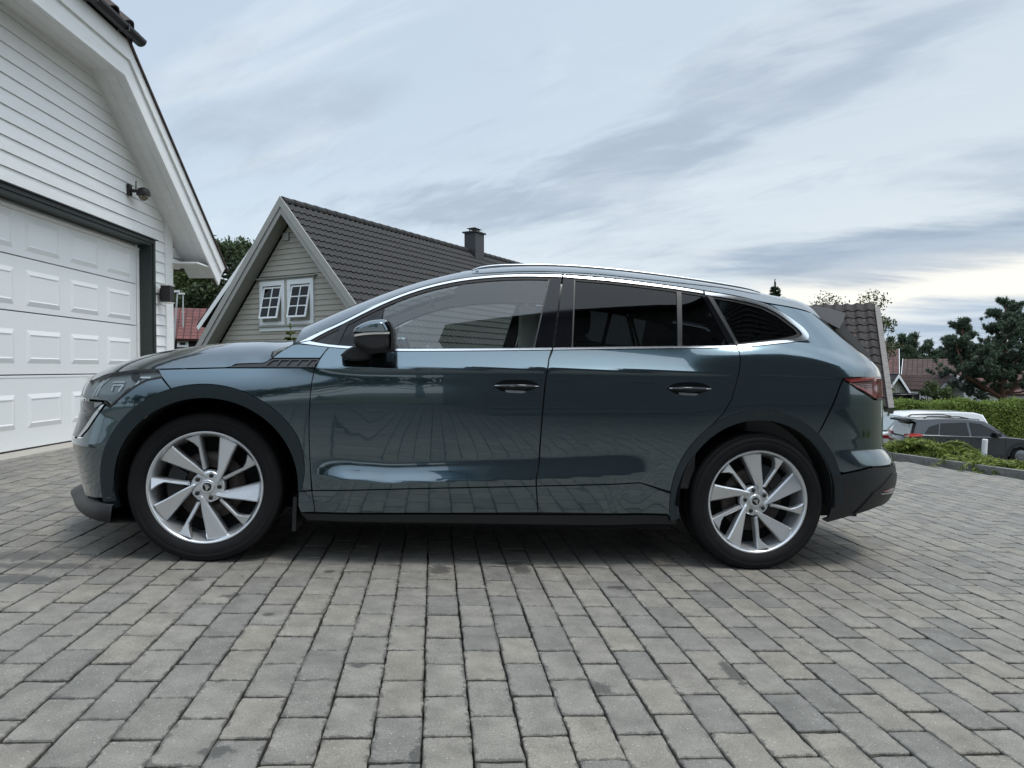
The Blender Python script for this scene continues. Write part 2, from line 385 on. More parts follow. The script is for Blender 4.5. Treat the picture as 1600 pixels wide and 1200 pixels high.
def panel(name, q, m, parent=None, off=0.0, gap=.0022, thick=.014, dxg=.04, dzg=.012, mirror=True, bulge=None, flat_n=False):
    """a sheet of the body side: outline in (x, z) laid on the side surface, edges turned in"""
    if q and (len(q[0]) == 3 or q[0][0] > 30): q = outline(q)
    q = inset(q, gap) if gap else (q if area2(q) > 0 else q[::-1])
    Q = np.array(q); lo, hi = Q.min(0), Q.max(0)
    gx = np.arange(math.floor(lo[0]/dxg)*dxg, hi[0], dxg); gz = np.arange(math.floor(lo[1]/dzg)*dzg, hi[1], dzg)
    G = np.stack(np.meshgrid(gx, gz), -1).reshape(-1, 2)
    G = G[inside(q, G)]
    if len(G): G = G[edge_dist(q, G) > .006]
    n = len(q); pts = [Vector(p) for p in q] + [Vector(p) for p in G]
    r = geometry.delaunay_2d_cdt(pts, [], [list(range(n))], 1, 1e-6)
    V2 = np.array([tuple(v) for v in r[0]]); T = [tuple(t) for t in r[2]]
    if off.__class__ is float or isinstance(off, (int, float)): ov = np.full(len(V2), float(off))
    else: ov = off(V2[:, 0], V2[:, 1])
    Y = fy(V2[:, 0], V2[:, 1]) + ov; N = fn(V2[:, 0], V2[:, 1])
    if not isinstance(off, (int, float)):
        e = 1e-3; gxo = (off(V2[:, 0]+e, V2[:, 1])-off(V2[:, 0]-e, V2[:, 1]))/(2*e); gzo = (off(V2[:, 0], V2[:, 1]+e)-off(V2[:, 0], V2[:, 1]-e))/(2*e)
        N = N/(-N[:, 1:2]); N[:, 0] += gxo; N[:, 2] += gzo; N /= np.linalg.norm(N, axis=1, keepdims=True)
    vs_ = [(V2[i, 0], Y[i], V2[i, 1]) for i in range(len(V2))]
    fs, ln = [], []
    for t in T:
        a, b, c = (V2[k] for k in t)
        if (b[0]-a[0])*(c[1]-a[1])-(b[1]-a[1])*(c[0]-a[0]) < 0: t = t[::-1]
        fs.append(t); ln += [tuple(N[k]) for k in t]
    # turned-in rim along the boundary
    cnt = {}
    for t in fs:
        for i in range(3): cnt[(t[i], t[(i+1) % 3])] = 1
    bnd = [e for e in cnt if (e[1], e[0]) not in cnt]
    low = {}
    for a, b in bnd:
        for k in (a, b):
            if k not in low: low[k] = len(vs_); vs_.append(tuple(np.array(vs_[k]) - N[k]*thick))
        fs.append((b, a, low[a], low[b]))
        d = np.array([V2[b, 0]-V2[a, 0], 0, V2[b, 1]-V2[a, 1]]); o_ = np.array([d[2], 0, -d[0]]); o_ = o_/(np.linalg.norm(o_)+1e-9)
        ln += [tuple(o_)]*4
    me = bpy.data.meshes.new(name); me.from_pydata(vs_, [], fs); me.update()
    for p in me.polygons: p.use_smooth = True
    me.normals_split_custom_set(ln)
    o = link(name, me, m, parent or car)
    if mirror: MIRRORED.append(o)
    return o
def ring_pts(cx, cz, r, a0, a1, n): return [('c', cx+r*math.cos(rad(a0+(a1-a0)*k/n)), cz+r*math.sin(rad(a0+(a1-a0)*k/n))) for k in range(n+1)]
# ---- body side panels -------------------------------------------------
FWC, RWC = (.016, .371), (2.754, .367)
A_IN_F, A_IN_R = .420, .416
fgap = [(492,575.4),(487.5,595),(485,615),(482.7,662.5),(483.3,700),(485,735),(487.5,766)]
arcF = lambda r, a0, a1, n=26: ring_pts(FWC[0], FWC[1], r, a0, a1, n)
arcR = lambda r, a0, a1, n=26: ring_pts(RWC[0], RWC[1], r, a0, a1, n)
AOF, AOR = .484, .468
def ang(c, p): return math.degrees(math.atan2(p[1]-c[1], p[0]-c[0]))
def on_circle(c, r, px):               # angle where a traced point meets the arch circle
    return ang(c, S(*px))
a_seamF = on_circle(FWC, AOF, (268, 610)); a_seamR = on_circle(RWC, AOR, (1275, 681))
a_doorR = on_circle(RWC, AOR, (1107.7, 663.4)); 
P_ = M['paint']
def rout(a): return A_IN_F+.004+(AOF-A_IN_F-.003)*max(.05, min(1, (a+2)/34))**.6
fender = panel('front_fender', [(247,577.5),(353,575),(492,575.2)] + fgap[1:-1] + [(486.8,766),(470,767.3)] + [('c', FWC[0]+rout(a)*math.cos(rad(a)), FWC[1]+rout(a)*math.sin(rad(a))) for a in np.linspace(3, a_seamF, 34)] + [(253,589)], P_)
fcap = panel('fender_cap', [(425.5,559.5),(441,548),(458,538.8),(466,537.5),(490,539.5),(514,542.2),(508,549),(500,559.5)], P_, fender)
fdoor = panel('front_door', [(514.5,542.6),(560,546),(611,549),(740,548.4),(861.5,547)] + [(857,562),(853,587),(850,612),(846,658.5),(843,700),(842,722),(837.2,750),(837.5,759.5)] + [(660,763),(488,766.3)] + fgap[::-1][1:] + [(500.5,560),(508.5,549)], P_)
fdlow = panel('door_cladding', [(487.5,767),(660,763.8),(837.5,760.3),(838.5,780),(840,800.5),(700,801.5),(492.8,800)], P_, fdoor, off=-.001, gap=.0012)
rgap = [(1150.5,543),(1155.5,551),(1157,561.5),(1155,580),(1150,600),(1143,625),(1130,646)]
rdoor = panel('rear_door', [(864,547),(1000,545.2),(1110,543.8)] + rgap + arcR(AOR, a_doorR, 176, 18) + [(1000,754),(838.5,759.3),(838.2,750),(843,722),(844,700),(847,658.5),(851,612),(854,587),(858,562)], P_)
rdlow = panel('door_cladding', [(838.5,760),(1000,754.8),*arcR(AOR+.001, 177, 192, 5),(1043,803),(950,802),(841,800.5)], P_, rdoor, off=-.001, gap=.0012)
zq = S(1366, 587)[1]; zq2 = S(1366, 574)[1]
quarter = panel('quarter_panel', [(1151.5,543),(1225,535.5),(1257,532),(1263,525),(1249.5,508),(1219.5,487.5),(1192,473.8),(1220,477.6),(1245,482.5),(1268,489),(1290,507),(1315,528),(1340,549.5),(1358,562),('c', R_end(zq2), zq2),('c', R_end(zq), zq),(1340,589.3),(1317.5,591.5),(1314,598),(1300,634),(1283.4,668)] + arcR(AOR, a_seamR, a_doorR, 20) + rgap[::-1][:-1], P_)
zb1, zb2 = S(1366, 623)[1], S(1372, 690)[1]; zsp = loc_y(1392, 720, .3).z
a_splR = on_circle(RWC, AOR, (1296, 743))
bump = panel('rear_bumper', [(1318,593.5),(1340,609),(1365,624.5),('c', R_end(zb1-.01), zb1-.01)] + [('c', R_end(zb1-.01+(zsp-zb1+.01)*k/8), zb1-.01+(zsp-zb1+.01)*k/8) for k in range(1, 9)] + [(1360,729),(1320,738.5)] + arcR(AOR, a_splR, a_seamR, 12) + [(1284,669),(1301,634.5),(1315,598)], P_)
zlo = loc_y(1370, 792, .2).z
blow = panel('bumper_cladding', [(1296,744.5),(1320,740.5),(1360,731),('c', R_end(zsp-.008), zsp-.008)] + [('c', R_end(zsp+(zlo+.03-zsp)*k/6), zsp+(zlo+.03-zsp)*k/6) for k in range(1, 7)] + [(1368,793),(1326,807),(1292,816.5),(1284,812)] + arcR(A_IN_R, -12, 8, 6) + [(1300,745)], M['clad'], bump, off=-.002)
diff = panel('diffuser_corner', [(1331,804),(1364,770),(1393,738),('c', R_end(loc_y(1396,740,.3).z), loc_y(1396,740,.3).z),('c', R_end(loc_y(1392,768,.3).z), loc_y(1392,768,.3).z),(1384,784.5),(1366,792)], M['black'], bump, off=-.010)
refl = panel('rear_reflector', [(1377,767.5),(1388,763),(1394,761),(1393,766),(1385,768.8)], M['redlamp'], bump, off=-.016, gap=0)
refs = panel('reflector_trim', [(1374,770.8),(1393,767.2),(1393,768.6),(1375,772)], M['silver'], bump, off=-.016, gap=0)
# flared wheel arch trims, the lip drawn in so the band looks at the ground
M['arch'] = mat('satin_arch_trim', (.030, .047, .057), .30, .75, coat=.35, coat_rough=.08)
def flare(c, ro, d, s): return lambda x, z: -d + s*np.clip(ro - np.hypot(x-c[0], z-c[1]), 0, .2)
def arch(name, c, ri, ro, a0, a1, parent, taper0=18, taper1=0):
    n = 40; o, i = [], []
    for k in range(n+1):
        a = a0+(a1-a0)*k/n
        w = min(1, (a-a0)/taper0) if taper0 else 1
        if taper1: w = min(w, (a1-a)/taper1)
        r = ri+.004+(ro-ri-.004)*max(w, .05)**.6
        o.append(('c', c[0]+r*math.cos(rad(a)), c[1]+r*math.sin(rad(a))))
        i.append(('c', c[0]+ri*math.cos(rad(a)), c[1]+ri*math.sin(rad(a))))
    return panel(name, o + i[::-1], M['arch'], parent, off=flare(c, ro, .006, .30), gap=.0005, thick=.03, dxg=.02, dzg=.015)
arch('wheel_arch_trim', FWC, A_IN_F, AOF+.001, -2, 196, fender, 34)
arch('wheel_arch_trim', RWC, A_IN_R, AOR+.001, -2, 195, quarter, 0, 0)
fl_low = panel('fender_cladding', [(466.5,768.5),(486.8,767.2),(489.5,783),(491.8,799.5),(470,800.5),(466,790)], P_, fender, off=-.001, gap=.0012)
# front bumper, lamp, nose trim
zh = loc_y(147, 594, .3).z; z623 = loc_y(137, 623, .3).z; z682 = loc_y(124, 682, .3).z; zlip = loc_y(144, 776, .2).z
fbump = panel('front_bumper', [(252.5,590.5),(229,595),(210,605),(185.5,624.5),(172,637.5),(165.5,633),(150,653),(138.5,671),(127,684),('c', F_end(z682-.012), z682-.012)] + [('c', F_end(z682+(zlip-z682)*k/6), z682+(zlip-z682)*k/6) for k in range(1, 7)] + [(150,778),(176,777)] + arcF(AOF, 196, a_seamF+.2)[2:] , P_)
head_px = [(149,594),(162,588),(175,584.8),(208,580.4),(246,578),(252,588.5),(229,593.2),(210,603.5),(185.5,623),(172,635.5),(163,626),(146,624.4),('c', F_end(z623+.004), z623+.004),('c', F_end(zh, .45), zh)]
head = panel('headlight', head_px, M['lampin'], off=.030, gap=.0, thick=.02)
panel('lamp_cover', head_px, M['lampglass'], head, off=.001, gap=.001, thick=.002)
def strip(px, w):
    L, R = [], []
    for i, p in enumerate(px):
        a = np.array(px[max(i-1, 0)], float); b = np.array(px[min(i+1, len(px)-1)], float); t = (b-a)/np.linalg.norm(b-a); n = np.array([-t[1], t[0]])*w/2
        L.append(tuple(np.array(p)+n)); R.append(tuple(np.array(p)-n))
    return L + R[::-1]
for s_ in ([(173,597.5),(192,597)], [(171,611),(174,602),(190,601.5)], [(189,602),(182,612)], [(160,594),(148,607),(141,620)], [(168,591),(155,602),(146,619)], [(214,590),(232,590)], [(209,602),(215,595)]):
    panel('lamp_strip', strip(s_, 2.4), M['lamprefl'], head, off=.022, gap=0, thick=.004)
panel('projector', [(209+7*math.cos(a), 589.5+7*math.sin(a)) for a in np.linspace(0, 6.28, 13)[:-1]], M['gloss'], head, off=.020, gap=0)
panel('lower_lamp_wing', [(150,616),(172,617),(198,606),(185,619),(172,631),(163,622.5),(148,621.5)], M['lamprefl'] if 0 else mat('lamp_wing_grey', (.26, .29, .30), .35), head, off=.024, gap=0)
ntrim = panel('nose_trim', [(163,628.5),(164,632),(149,652.5),(137.5,670),(126,683),('c', F_end(z682-.006), z682-.006),('c', F_end(z623-.008), z623-.008),(146,626.5)], M['gloss'], fbump, off=.004)
panel('chrome_blade', [(163.5,631.8),(150,651),(138,669),(126,682.5),(123,681.5),(134,666),(146,648),(159,632.5)], M['chrome'], ntrim, off=-.006, gap=0)
panel('daytime_lamp', [(147,629),(160,628.5),(157,632),(148,638)], mat('lamp_smoke', (.20, .22, .23), .25), ntrim, off=-.002, gap=0)
panel('lamp_bezel', strip([(252.5,589),(229,594),(210,604.2),(185.5,623.6),(172,636.4),(164,627)], 3.0), M['seal'], head, off=-.0015, gap=0, thick=.004)
panel('bonnet_gap_strip', strip([(150,593),(162,587.4),(175,583.8),(208,579.4),(250,577)], 3.0), M['seal'], head, off=.003, gap=0, thick=.004)  # black strip added under the bonnet edge for the shade of its gap
# vent trim behind the bonnet line
vent = panel('fender_vent', [(356,574),(370.5,569),(412,567),(425.5,560),(499.5,560),(492,574)], M['black'], fender, off=.004)
for k in range(6):
    x0 = 417.5+15.6*k
    panel('vent_slat', [(x0-8, 572.3), (x0-1, 572.3), (x0+7.5, 562.5), (x0+4.5, 562.5)] if k < 5 else [(x0-8, 572.3), (x0-5, 572.3), (x0+4, 562.5), (x0+1, 562.5)], M['clad'], vent, off=-.003, gap=0, thick=.01)
panel('vent_edge', [(371,570.5),(412,568.3),(426,561),(499,561),(498.5,562.8),(428,562.8),(415,572.2),(493,572.4),(492,573.8),(358,573.8)], M['clad'], vent, off=-.002, gap=0)
# sill
sill = panel('side_sill', [(467,803),(700,804.5),(950,805.5),(1056,806.5),(1059,821),(900,822),(700,819),(480,814.5)], M['clad'], off=.018, thick=.05)
panel('sill_fold', [(470,802),(1054,805),(1054,806.6),(470,803.6)], M['seal'], sill, off=.03, gap=0)
# ---- window line --------------------------------------------------------
up_out = smooth_px([(467,534.8),(500,519),(535.6,502.6),(597.5,472.3),(652,451.8),(707.5,438.2),(762,431.2),(817,428.8),(878,429.8)], 4)
up_in = smooth_px([(485,531.6),(509.5,518.4),(537,505.4),(598.5,475.2),(652.6,454.6),(708,441),(762,434.1),(817,431.8),(877.5,432.7)], 4)
up2_out = smooth_px([(880.5,429.9),(950,435.5),(1015,443),(1060,449),(1098,455)], 3); up2_in = smooth_px([(880,432.8),(950,438.6),(1015,446.2),(1060,452.3),(1098.5,458.4)], 3)
q_out = smooth_px([(1100.5,455.4),(1150,463.3),(1190,472.7),(1219,486.5),(1249,507.3),(1259,517),(1263,523.5),(1262,529),(1256.5,532),(1225,535.5),(1152,543)], 4)
q_in = smooth_px([(1101.5,460.4),(1150,468.2),(1189,477.8),(1215,490.5),(1243,511),(1251,519),(1252.5,523),(1250,525.5),(1244,527.8),(1223,531),(1152,538.6)], 4)
CH = M['chrome']
panel('window_chrome_front', up_out + up_in[::-1], CH, off=-.005, gap=0, thick=.007, dzg=.03)
panel('window_chrome_rear', up2_out + up2_in[::-1], CH, off=-.005, gap=0, thick=.007, dzg=.03)
panel('window_chrome_quarter', q_out + q_in[::-1], CH, off=-.005, gap=0, thick=.007, dzg=.03)
panel('belt_chrome_front', smooth_px([(469,536),(514,541.8),(560,545.4),(611,548.2),(740,547.6),(862,546.2)], 3) + smooth_px([(862,543),(740,544.4),(611,545),(560,542),(514,538.4),(484,533)], 3), CH, off=-.005, gap=0, thick=.007, dzg=.03)
panel('belt_chrome_rear', smooth_px([(864,546.2),(1000,544.4),(1149.5,543)], 3) + smooth_px([(1149.5,539.8),(1000,541.3),(864,543)], 3), CH, off=-.005, gap=0, thick=.007, dzg=.03)
seal = M['seal']
panel('window_seal', up_in + [(877,439)] + [(a+1, b+5) for a, b in up_in[::-1]], seal, fdoor, off=.001, gap=0, dzg=.03)
panel('window_seal', up2_in + [(a, b+4.5) for a, b in up2_in[::-1]], seal, rdoor, off=.001, gap=0, dzg=.03)
panel('window_seal', q_in + [(1151, 536.5)] + [(1220,529),(1240,524.5),(1246,521.5),(1240,514),(1213,494),(1188,481.5),(1150,472),(1103,464.5)], seal, quarter, off=.001, gap=0, dzg=.03)
panel('front_quarter_light', [(484.5,533.5),(534.5,509),(516.5,538.3)], M['privacy'], fdoor, off=.004, gap=0)
panel('window_divider', [(534,507.5),(546,502),(528,540),(516,538.5)], M['gloss'], fdoor, off=-.001, gap=.0005)
panel('mirror_pane', [(545.5,503),(591,484.5),(585,543),(527,540.3)], M['privacy'], fdoor, off=.005, gap=0)
panel('window_divider', [(590,486.5),(601,481.5),(595,500),(590,544.5),(580,544)], M['gloss'], fdoor, off=-.001, gap=.0005)
panel('mirror_sail', [(600,515),(612,528),(625,544.8),(598,544.8)], M['black'], fdoor, off=-.004, gap=0)
fglass = panel('window_glass', smooth_px([(600.5,482),(652,459.5),(707.5,446),(762,439.3),(817.5,437.2),(857.5,437.8)], 3) + [(834.5,543),(592,544.8)], M['glass'], fdoor, off=.006, gap=0, dzg=.03)
panel('pillar_cover', [(857.5,437),(877.5,434.5),(863,543),(834,543.3)], M['gloss'], fdoor, off=-.001, gap=.0008)
panel('pillar_cover', [(880,434.6),(898.5,436.5),(894.5,543),(865,543)], M['gloss'], rdoor, off=-.001, gap=.0008)
panel('pillar_edge', [(856.6,437.3),(858.6,437.3),(835.4,543),(833.2,543)], M['clad'], fdoor, off=-.004, gap=0)
panel('pillar_edge', [(896.5,438),(898.6,438),(895,543),(892.8,543)], M['clad'], rdoor, off=-.004, gap=0)
panel('window_glass', smooth_px([(898,440),(950,442.6),(1015,449.5),(1058,456)], 3) + [(1059,541.8),(894.5,543)], M['privacy'], rdoor, off=.006, gap=0, dzg=.03)
panel('window_divider', [(1057,454.6),(1064.8,455.8),(1066,541.8),(1058.6,541.9)], M['clad'], rdoor, off=-.001, gap=.0005)
panel('fixed_glass', [(1064.5,456.8),(1098,463.5),(1142,540.5),(1066,541.6)], M['privacy'], rdoor, off=.006, gap=0, dzg=.03)
panel('window_divider', [(1096.5,460.5),(1104,461.5),(1148.5,539.2),(1140,540.4)], M['gloss'], rdoor, off=-.001, gap=.0005)
panel('window_divider', [(1104.6,461.6),(1113,463),(1155,538.4),(1149.3,539)], M['clad'], quarter, off=-.001, gap=.0005)
panel('quarter_glass', [(1112,465)] + [(1150,471.5),(1188,481),(1214,494),(1241,514),(1247,521.5),(1241,525),(1221,529.5),(1154,538)], M['privacy'], quarter, off=.006, gap=0, dzg=.03)
# tail lamp
zt1, zt2 = S(1367, 588.5)[1], S(1366, 622)[1]
tail = panel('tail_lamp', [(1317.5,592),(1340,589.8),(1362,588.4),('c', R_end(zt1-.004, .55), zt1-.004),('c', R_end(zt2+.012, .55), zt2+.012),(1366,622.6),(1341,607)], M['redlamp'], off=-.004, gap=.001)
panel('lamp_bar', [(1324,594.2),(1366,590.3),(1366,592.6),(1330,596.6)], M['redlamp2'], tail, off=-.008, gap=0)
panel('lamp_bar', [(1346,607.4),(1366,618.5),(1366,621),(1342,606.5)], M['redlamp2'], tail, off=-.008, gap=0)
for k in range(4):
    panel('lamp_fin', [(1331+6*k, 597.5+2.6*k),(1364,594.5+3.4*k),(1364,595.4+3.4*k),(1332.5+6*k, 598.6+2.6*k)], M['gloss'], tail, off=-.006, gap=0)
# door handles
M['recess'] = mat('handle_recess_shade', (.004, .005, .006), .25, 0, spec=.2)  # flat near-black oval: shade of the body-coloured hollow put into its colour
def handle(cx, cy, parent, w=38, sl=.02):
    o = [(cx-w+1, cy), (cx-w*.62, cy-7), (cx-w*.25, cy-8.6), (cx+w*.3, cy-8.8), (cx+w*.72, cy-6), (cx+w, cy+1), (cx+w*.7, cy+6.6), (cx+w*.3, cy+10), (cx-w*.45, cy+10), (cx-w*.72, cy+7)]
    o = smooth_px(o+[o[0]], 3)[:-1]
    h = panel('door_handle', o, M['recess'], parent, off=-.002, gap=0, thick=.004)
    # grip bar standing off the door
    a, b, c = S(cx-w*.95, cy+1), S(cx, cy), S(cx+w*.97, cy+2)
    pts = []
    for k in range(13):
        t = k/12; x = a[0]+(c[0]-a[0])*t; z = a[1]+(c[1]-a[1])*t
        pts.append((x, float(fy(x, z))-.006-.030*math.sin(math.pi*t)**.6, z))
    mb = MB()
    n0 = 0
    for k, q in enumerate(pts):
        t = k/12; hh = .004+.008*math.sin(math.pi*t)**.5
        for (dy, dz) in ((0, hh), (-.006, hh*.55), (-.007, 0), (-.005, -hh*.7), (.002, -hh), (.012, -hh*.8), (.012, hh*.8)): mb.v.append((q[0], q[1]+dy, q[2]+dz))
    for k in range(12):
        for j in range(7): mb.f.append((k*7+j, k*7+(j+1) % 7, (k+1)*7+(j+1) % 7, (k+1)*7+j))
    mb.f.append(tuple(range(7))[::-1]); mb.f.append(tuple(84+j for j in range(7)))
    g = mb.build('handle_grip', M['gloss'], h and parent, True); MIRRORED.append(g)
    cr = panel('handle_chrome', [(cx-w*.92, cy-.4), (cx+w*.93, cy+.6), (cx+w*.93, cy+1.8), (cx-w*.92, cy+.8)], CH, parent, off=lambda x, z: -.016-.030*np.sin(np.pi*np.clip((x-a[0])/(c[0]-a[0]), 0, 1))**.6, gap=0, thick=.002, dxg=.02)
    # finger scoop: sky sheen of its body-coloured floor put into a pale metal
    q1, q2 = S(cx-w*.45, cy+11.2), S(cx+w*.40, cy+11.2); q3 = S(cx, cy+4.5)
    v = []
    for k in range(9):
        t = k/8; x = q1[0]+(q2[0]-q1[0])*t; e = .004*(2*t-1)**6
        y0 = float(fy(x, q1[1]))
        v += [(x, y0-.0045, q1[1]+e), (x, y0-.0035, q1[1]+.008), (x, y0-.003+.006, q3[1]-e)]
    s_ = pymesh('handle_scoop', v, [(3*k+j, 3*k+3+j, 3*k+4+j, 3*k+1+j) for k in range(8) for j in range(2)], mat('scoop_sky_sheen', (.45, .48, .50), .3, 1.0), parent, True); MIRRORED.append(s_)
handle(806, 602, fdoor, 37); handle(1076, 606, rdoor, 35)
# ---- bonnet, roof, ends -------------------------------------------------
def project_l(p):                       # local point -> pixel
    w = to_world(p) - CAMP; d = w.y*CP - w.z*SP; u = w.z*CP + w.y*SP
    return 800+FPX*w.x/d, 600-FPX*u/d
def grid_mesh(name, rows, m, parent=None, smooth=True, flip=False):
    n = len(rows[0]); v = [q for r in rows for q in r]; f = []
    for i in range(len(rows)-1):
        for j in range(n-1):
            a = i*n+j; t = (a, a+1, a+n+1, a+n); f.append(t[::-1] if flip else t)
    return pymesh(name, v, f, m, parent or car, smooth)
def both(rows): return [list(r) + [(q[0], 2*YC-q[1], q[2]) for q in r[::-1][1:]] for r in rows]
def section(x, z0, y0, H, p, n, xs_bow=0.0):
    out = []
    for k in range(n):
        s = (k/(n-1))**1.5
        out.append((x - xs_bow*(1-(1-s)**2), y0+(YC-y0)*s, z0+H*(1-(1-s)**p)))
    return out
def fit_H(x, z0, y0, p, sil, bow=0.0):
    lo, hi = -.05, .45
    for _ in range(22):
        H = (lo+hi)/2; over = -9
        for q in section(x, z0, y0, H, p, 16, bow):
            a, b = project_l(q); over = max(over, np.interp(a, sil[:, 0], sil[:, 1]) - b)
        if over > 0: hi = H
        else: lo = H
    return H
# bonnet
hood_px = smooth_px([(147.5,592.5),(160,587.3),(175,583),(208,578.6),(246,576),(353,573.6),(357,572.8),(369,568.3),(395,567),(413,566),(425,558.5),(441,547.3),(458,537.3)], 3)
hp = sorted([S(*q) for q in hood_px]); hx = np.array([q[0] for q in hp]); hz = np.array([q[1] for q in hp])
sil_h = np.array([(140,592),(147.5,586),(160,578.5),(175,572.5),(185.5,568.5),(215,558.4),(240,552),(268,546.6),(321,538.3),(369,534.3),(417,532.7),(445,533),(470,530)], float)
rows = []
xa, xb = hx[0], hx[-1]
for x in np.concatenate([np.linspace(xa, -.2, 14), np.linspace(-.17, .02, 6), np.linspace(.04, xb, 26)]):
    z0 = float(np.interp(x, hx, hz)); y0 = float(fy(x, z0)) + .002
    H = fit_H(x, z0, y0, 5.0, sil_h, .10)
    rows.append(section(x, z0, y0, H, 5.0, 30, .10 if x > xa+.05 else .10))
Hs = np.array([[q[2] for q in r] for r in rows])
for j in range(1, Hs.shape[1]):         # fair the lengthwise lines
    w = Hs[:, j].copy()
    for _ in range(3): w[1:-1] = .25*w[:-2]+.5*w[1:-1]+.25*w[2:]
    Hs[:, j] = w
rows = [[(q[0], q[1], Hs[i, j]) for j, q in enumerate(r)] for i, r in enumerate(rows)]
bonnet = grid_mesh('bonnet', both(rows), P_)
bonnet_front = rows[0]
# roof shell: pillar band, windscreen, roof skin
po = smooth_px([(455,537),(467,533),(500,517.3),(535.6,501),(597.5,470.6),(652,450),(707.5,436.5),(762,429.4),(817,427),(879,428),(950,433.5),(1015,441.2),(1060,447),(1099,453.2),(1150,461.3),(1191,471.5),(1220,476.3),(1245,481),(1268,487.5),(1282,498)], 4)
pp = sorted([S(*q) for q in po]); tx = np.array([q[0] for q in pp]); tz = np.array([q[1] for q in pp])
sil_r = np.array([(430,540),(442,533),(460,518),(495.8,500.4),(542.5,479.8),(597.5,459),(652.5,441),(707.5,427),(735,421.8),(790,417),(845,415.8),(927,419.5),(1015,430),(1085,439.3),(1155,450.5),(1207,462),(1242,469),(1286,481.5),(1330,498)], float)
rows = []; XR = np.linspace(tx[0]+.02, tx[-1], 84)
for x in XR:
    z0 = float(np.interp(x, tx, tz)); y0 = float(fy(x, z0)) - .001
    rows.append((x, z0, y0))
Hh = np.array([fit_H(x, z0, y0, 4.2, sil_r, 0) for x, z0, y0 in rows]);
for _ in range(4): Hh[1:-1] = .25*Hh[:-2]+.5*Hh[1:-1]+.25*Hh[2:]
rows = [section(x, z0, y0, H, 4.2, 32, 0) for (x, z0, y0), H in zip(rows, Hh)]
for _ in range(3):
    R_ = np.array(rows); R2 = R_.copy(); R2[1:-1, :, 1:] = .25*R_[:-2, :, 1:]+.5*R_[1:-1, :, 1:]+.25*R_[2:, :, 1:]; rows = [[tuple(q) for q in r] for r in R2]
iw = int(np.argmin(abs(XR-1.17)))       # windscreen header
JP = 11                                  # pillar band width in section steps
pil = grid_mesh('front_pillar', [r[:JP+1] for r in rows[:iw+1]], P_, smooth=True); MIRRORED.append(pil)
grid_mesh('windscreen', [[(q[0], q[1], q[2]-.002) for q in r[JP:]] + [(q[0], 2*YC-q[1], q[2]-.002) for q in r[JP:-1][::-1]] for r in rows[:iw+1]], M['wind'])
roof = grid_mesh('roof', both(rows[iw:]), P_)
grid_mesh('headliner', [[(q[0], q[1]+(.03 if q[1] < YC else -.03), q[2]-.045) for q in r][3:-3] for r in both(rows[iw:-10])], M['liner'])
hp_ = grid_mesh('pillar_trim', [[(q[0]+.01, q[1]+.035, q[2]-.03) for q in r[2:JP+1]] for r in rows[4:iw+1]], M['liner']); MIRRORED.append(hp_)
# dark cowl between bonnet and windscreen
cw0, cw1 = Hs.shape, None
hr = [rows[0][j] for j in range(0, 32, 2)]
# scuttle panel
pymesh('scuttle', [(.40, .05, .98), (.40, 2*YC-.05, .98), (.30, 2*YC-.15, 1.0), (.30, .15, 1.0), (.75, .12, .99), (.75, 2*YC-.12, .99)], [(0, 1, 2, 3), (0, 4, 5, 1)], M['black'], car)
# tail gate
edge_px = [(1268,489),(1290,507),(1315,528),(1340,549.5),(1358,562)]
ed = [S(*q) for q in edge_px]; ecur = [(a, float(fy(a, b)), b) for a, b in ed]
zz_ = np.linspace(zq2, zlo+.03, 16); ecur += [(R_end(z), .45, z) for z in zz_]
cen_z = [1.50, 1.44, 1.36, 1.26, 1.16] + list(np.linspace(1.09, .25, 16)); cen_x = [3.30, 3.42, 3.53, 3.64, 3.73] + [R_end(z)+.06 for z in zz_]
rows_t = []
for (x, y, z), xc, zc_ in zip(ecur, cen_x, cen_z):
    r = []
    for k in range(13):
        t = k/12; r.append((x+(xc-x)*(1-(1-t)**2), y+(YC-y)*t, z+(zc_-z)*t))
    rows_t.append(r)
hatch = grid_mesh('tailgate', both(rows_t[4:13]), P_, flip=True)
grid_mesh('rear_window', both(rows_t[:5]), M['privacy'], hatch, flip=True)
rb = grid_mesh('rear_bumper_face', both(rows_t[12:]), M['clad'], flip=True)
grid_mesh('rear_light_bar', [[(q[0]+.004, q[1], q[2]) for q in r] for r in both([rows_t[6], rows_t[7]])], M['redlamp'], hatch, flip=True)
# spoiler: a real fin over the rear window with its dark side cheeks
sp = [loc_y(1246, 473, .34), loc_y(1287, 482, .34), loc_y(1315.5, 490, .34), loc_y(1313, 498, .34), loc_y(1305.5, 514, .34), loc_y(1290, 505.5, .34), loc_y(1269, 489, .34)]
ckp = [loc_y(a, b, .34) for a, b in ((1260,478.6),(1287,481.6),(1315.5,490),(1313,498),(1305.5,514),(1286,504),(1264,490))]
mb = MB(); mb.prism([(p.x, .30, p.z) for p in ckp], (0, .05, 0)); ck = mb.build('spoiler_cheek', mat('dark_grey_plastic', (.26, .26, .265), .5), roof); MIRRORED.append(ck)
mb = MB(); n = 9
top = []
for k in range(n):
    y = .345+(YC-.345)*2*k/(n-1); b = .05*(1-((y-YC)/(YC-.345))**2)
    top.append([(sp[0].x-.25, y, sp[0].z+.02+b), (sp[1].x, y, sp[1].z-.003+b*.6), (sp[2].x+.03, y, sp[2].z-.002+b*.5), (sp[3].x+.02, y, sp[3].z-.002+b*.4), (sp[6].x, y, sp[6].z-.02+b*.3)])
grid_mesh('spoiler', top, P_, roof)
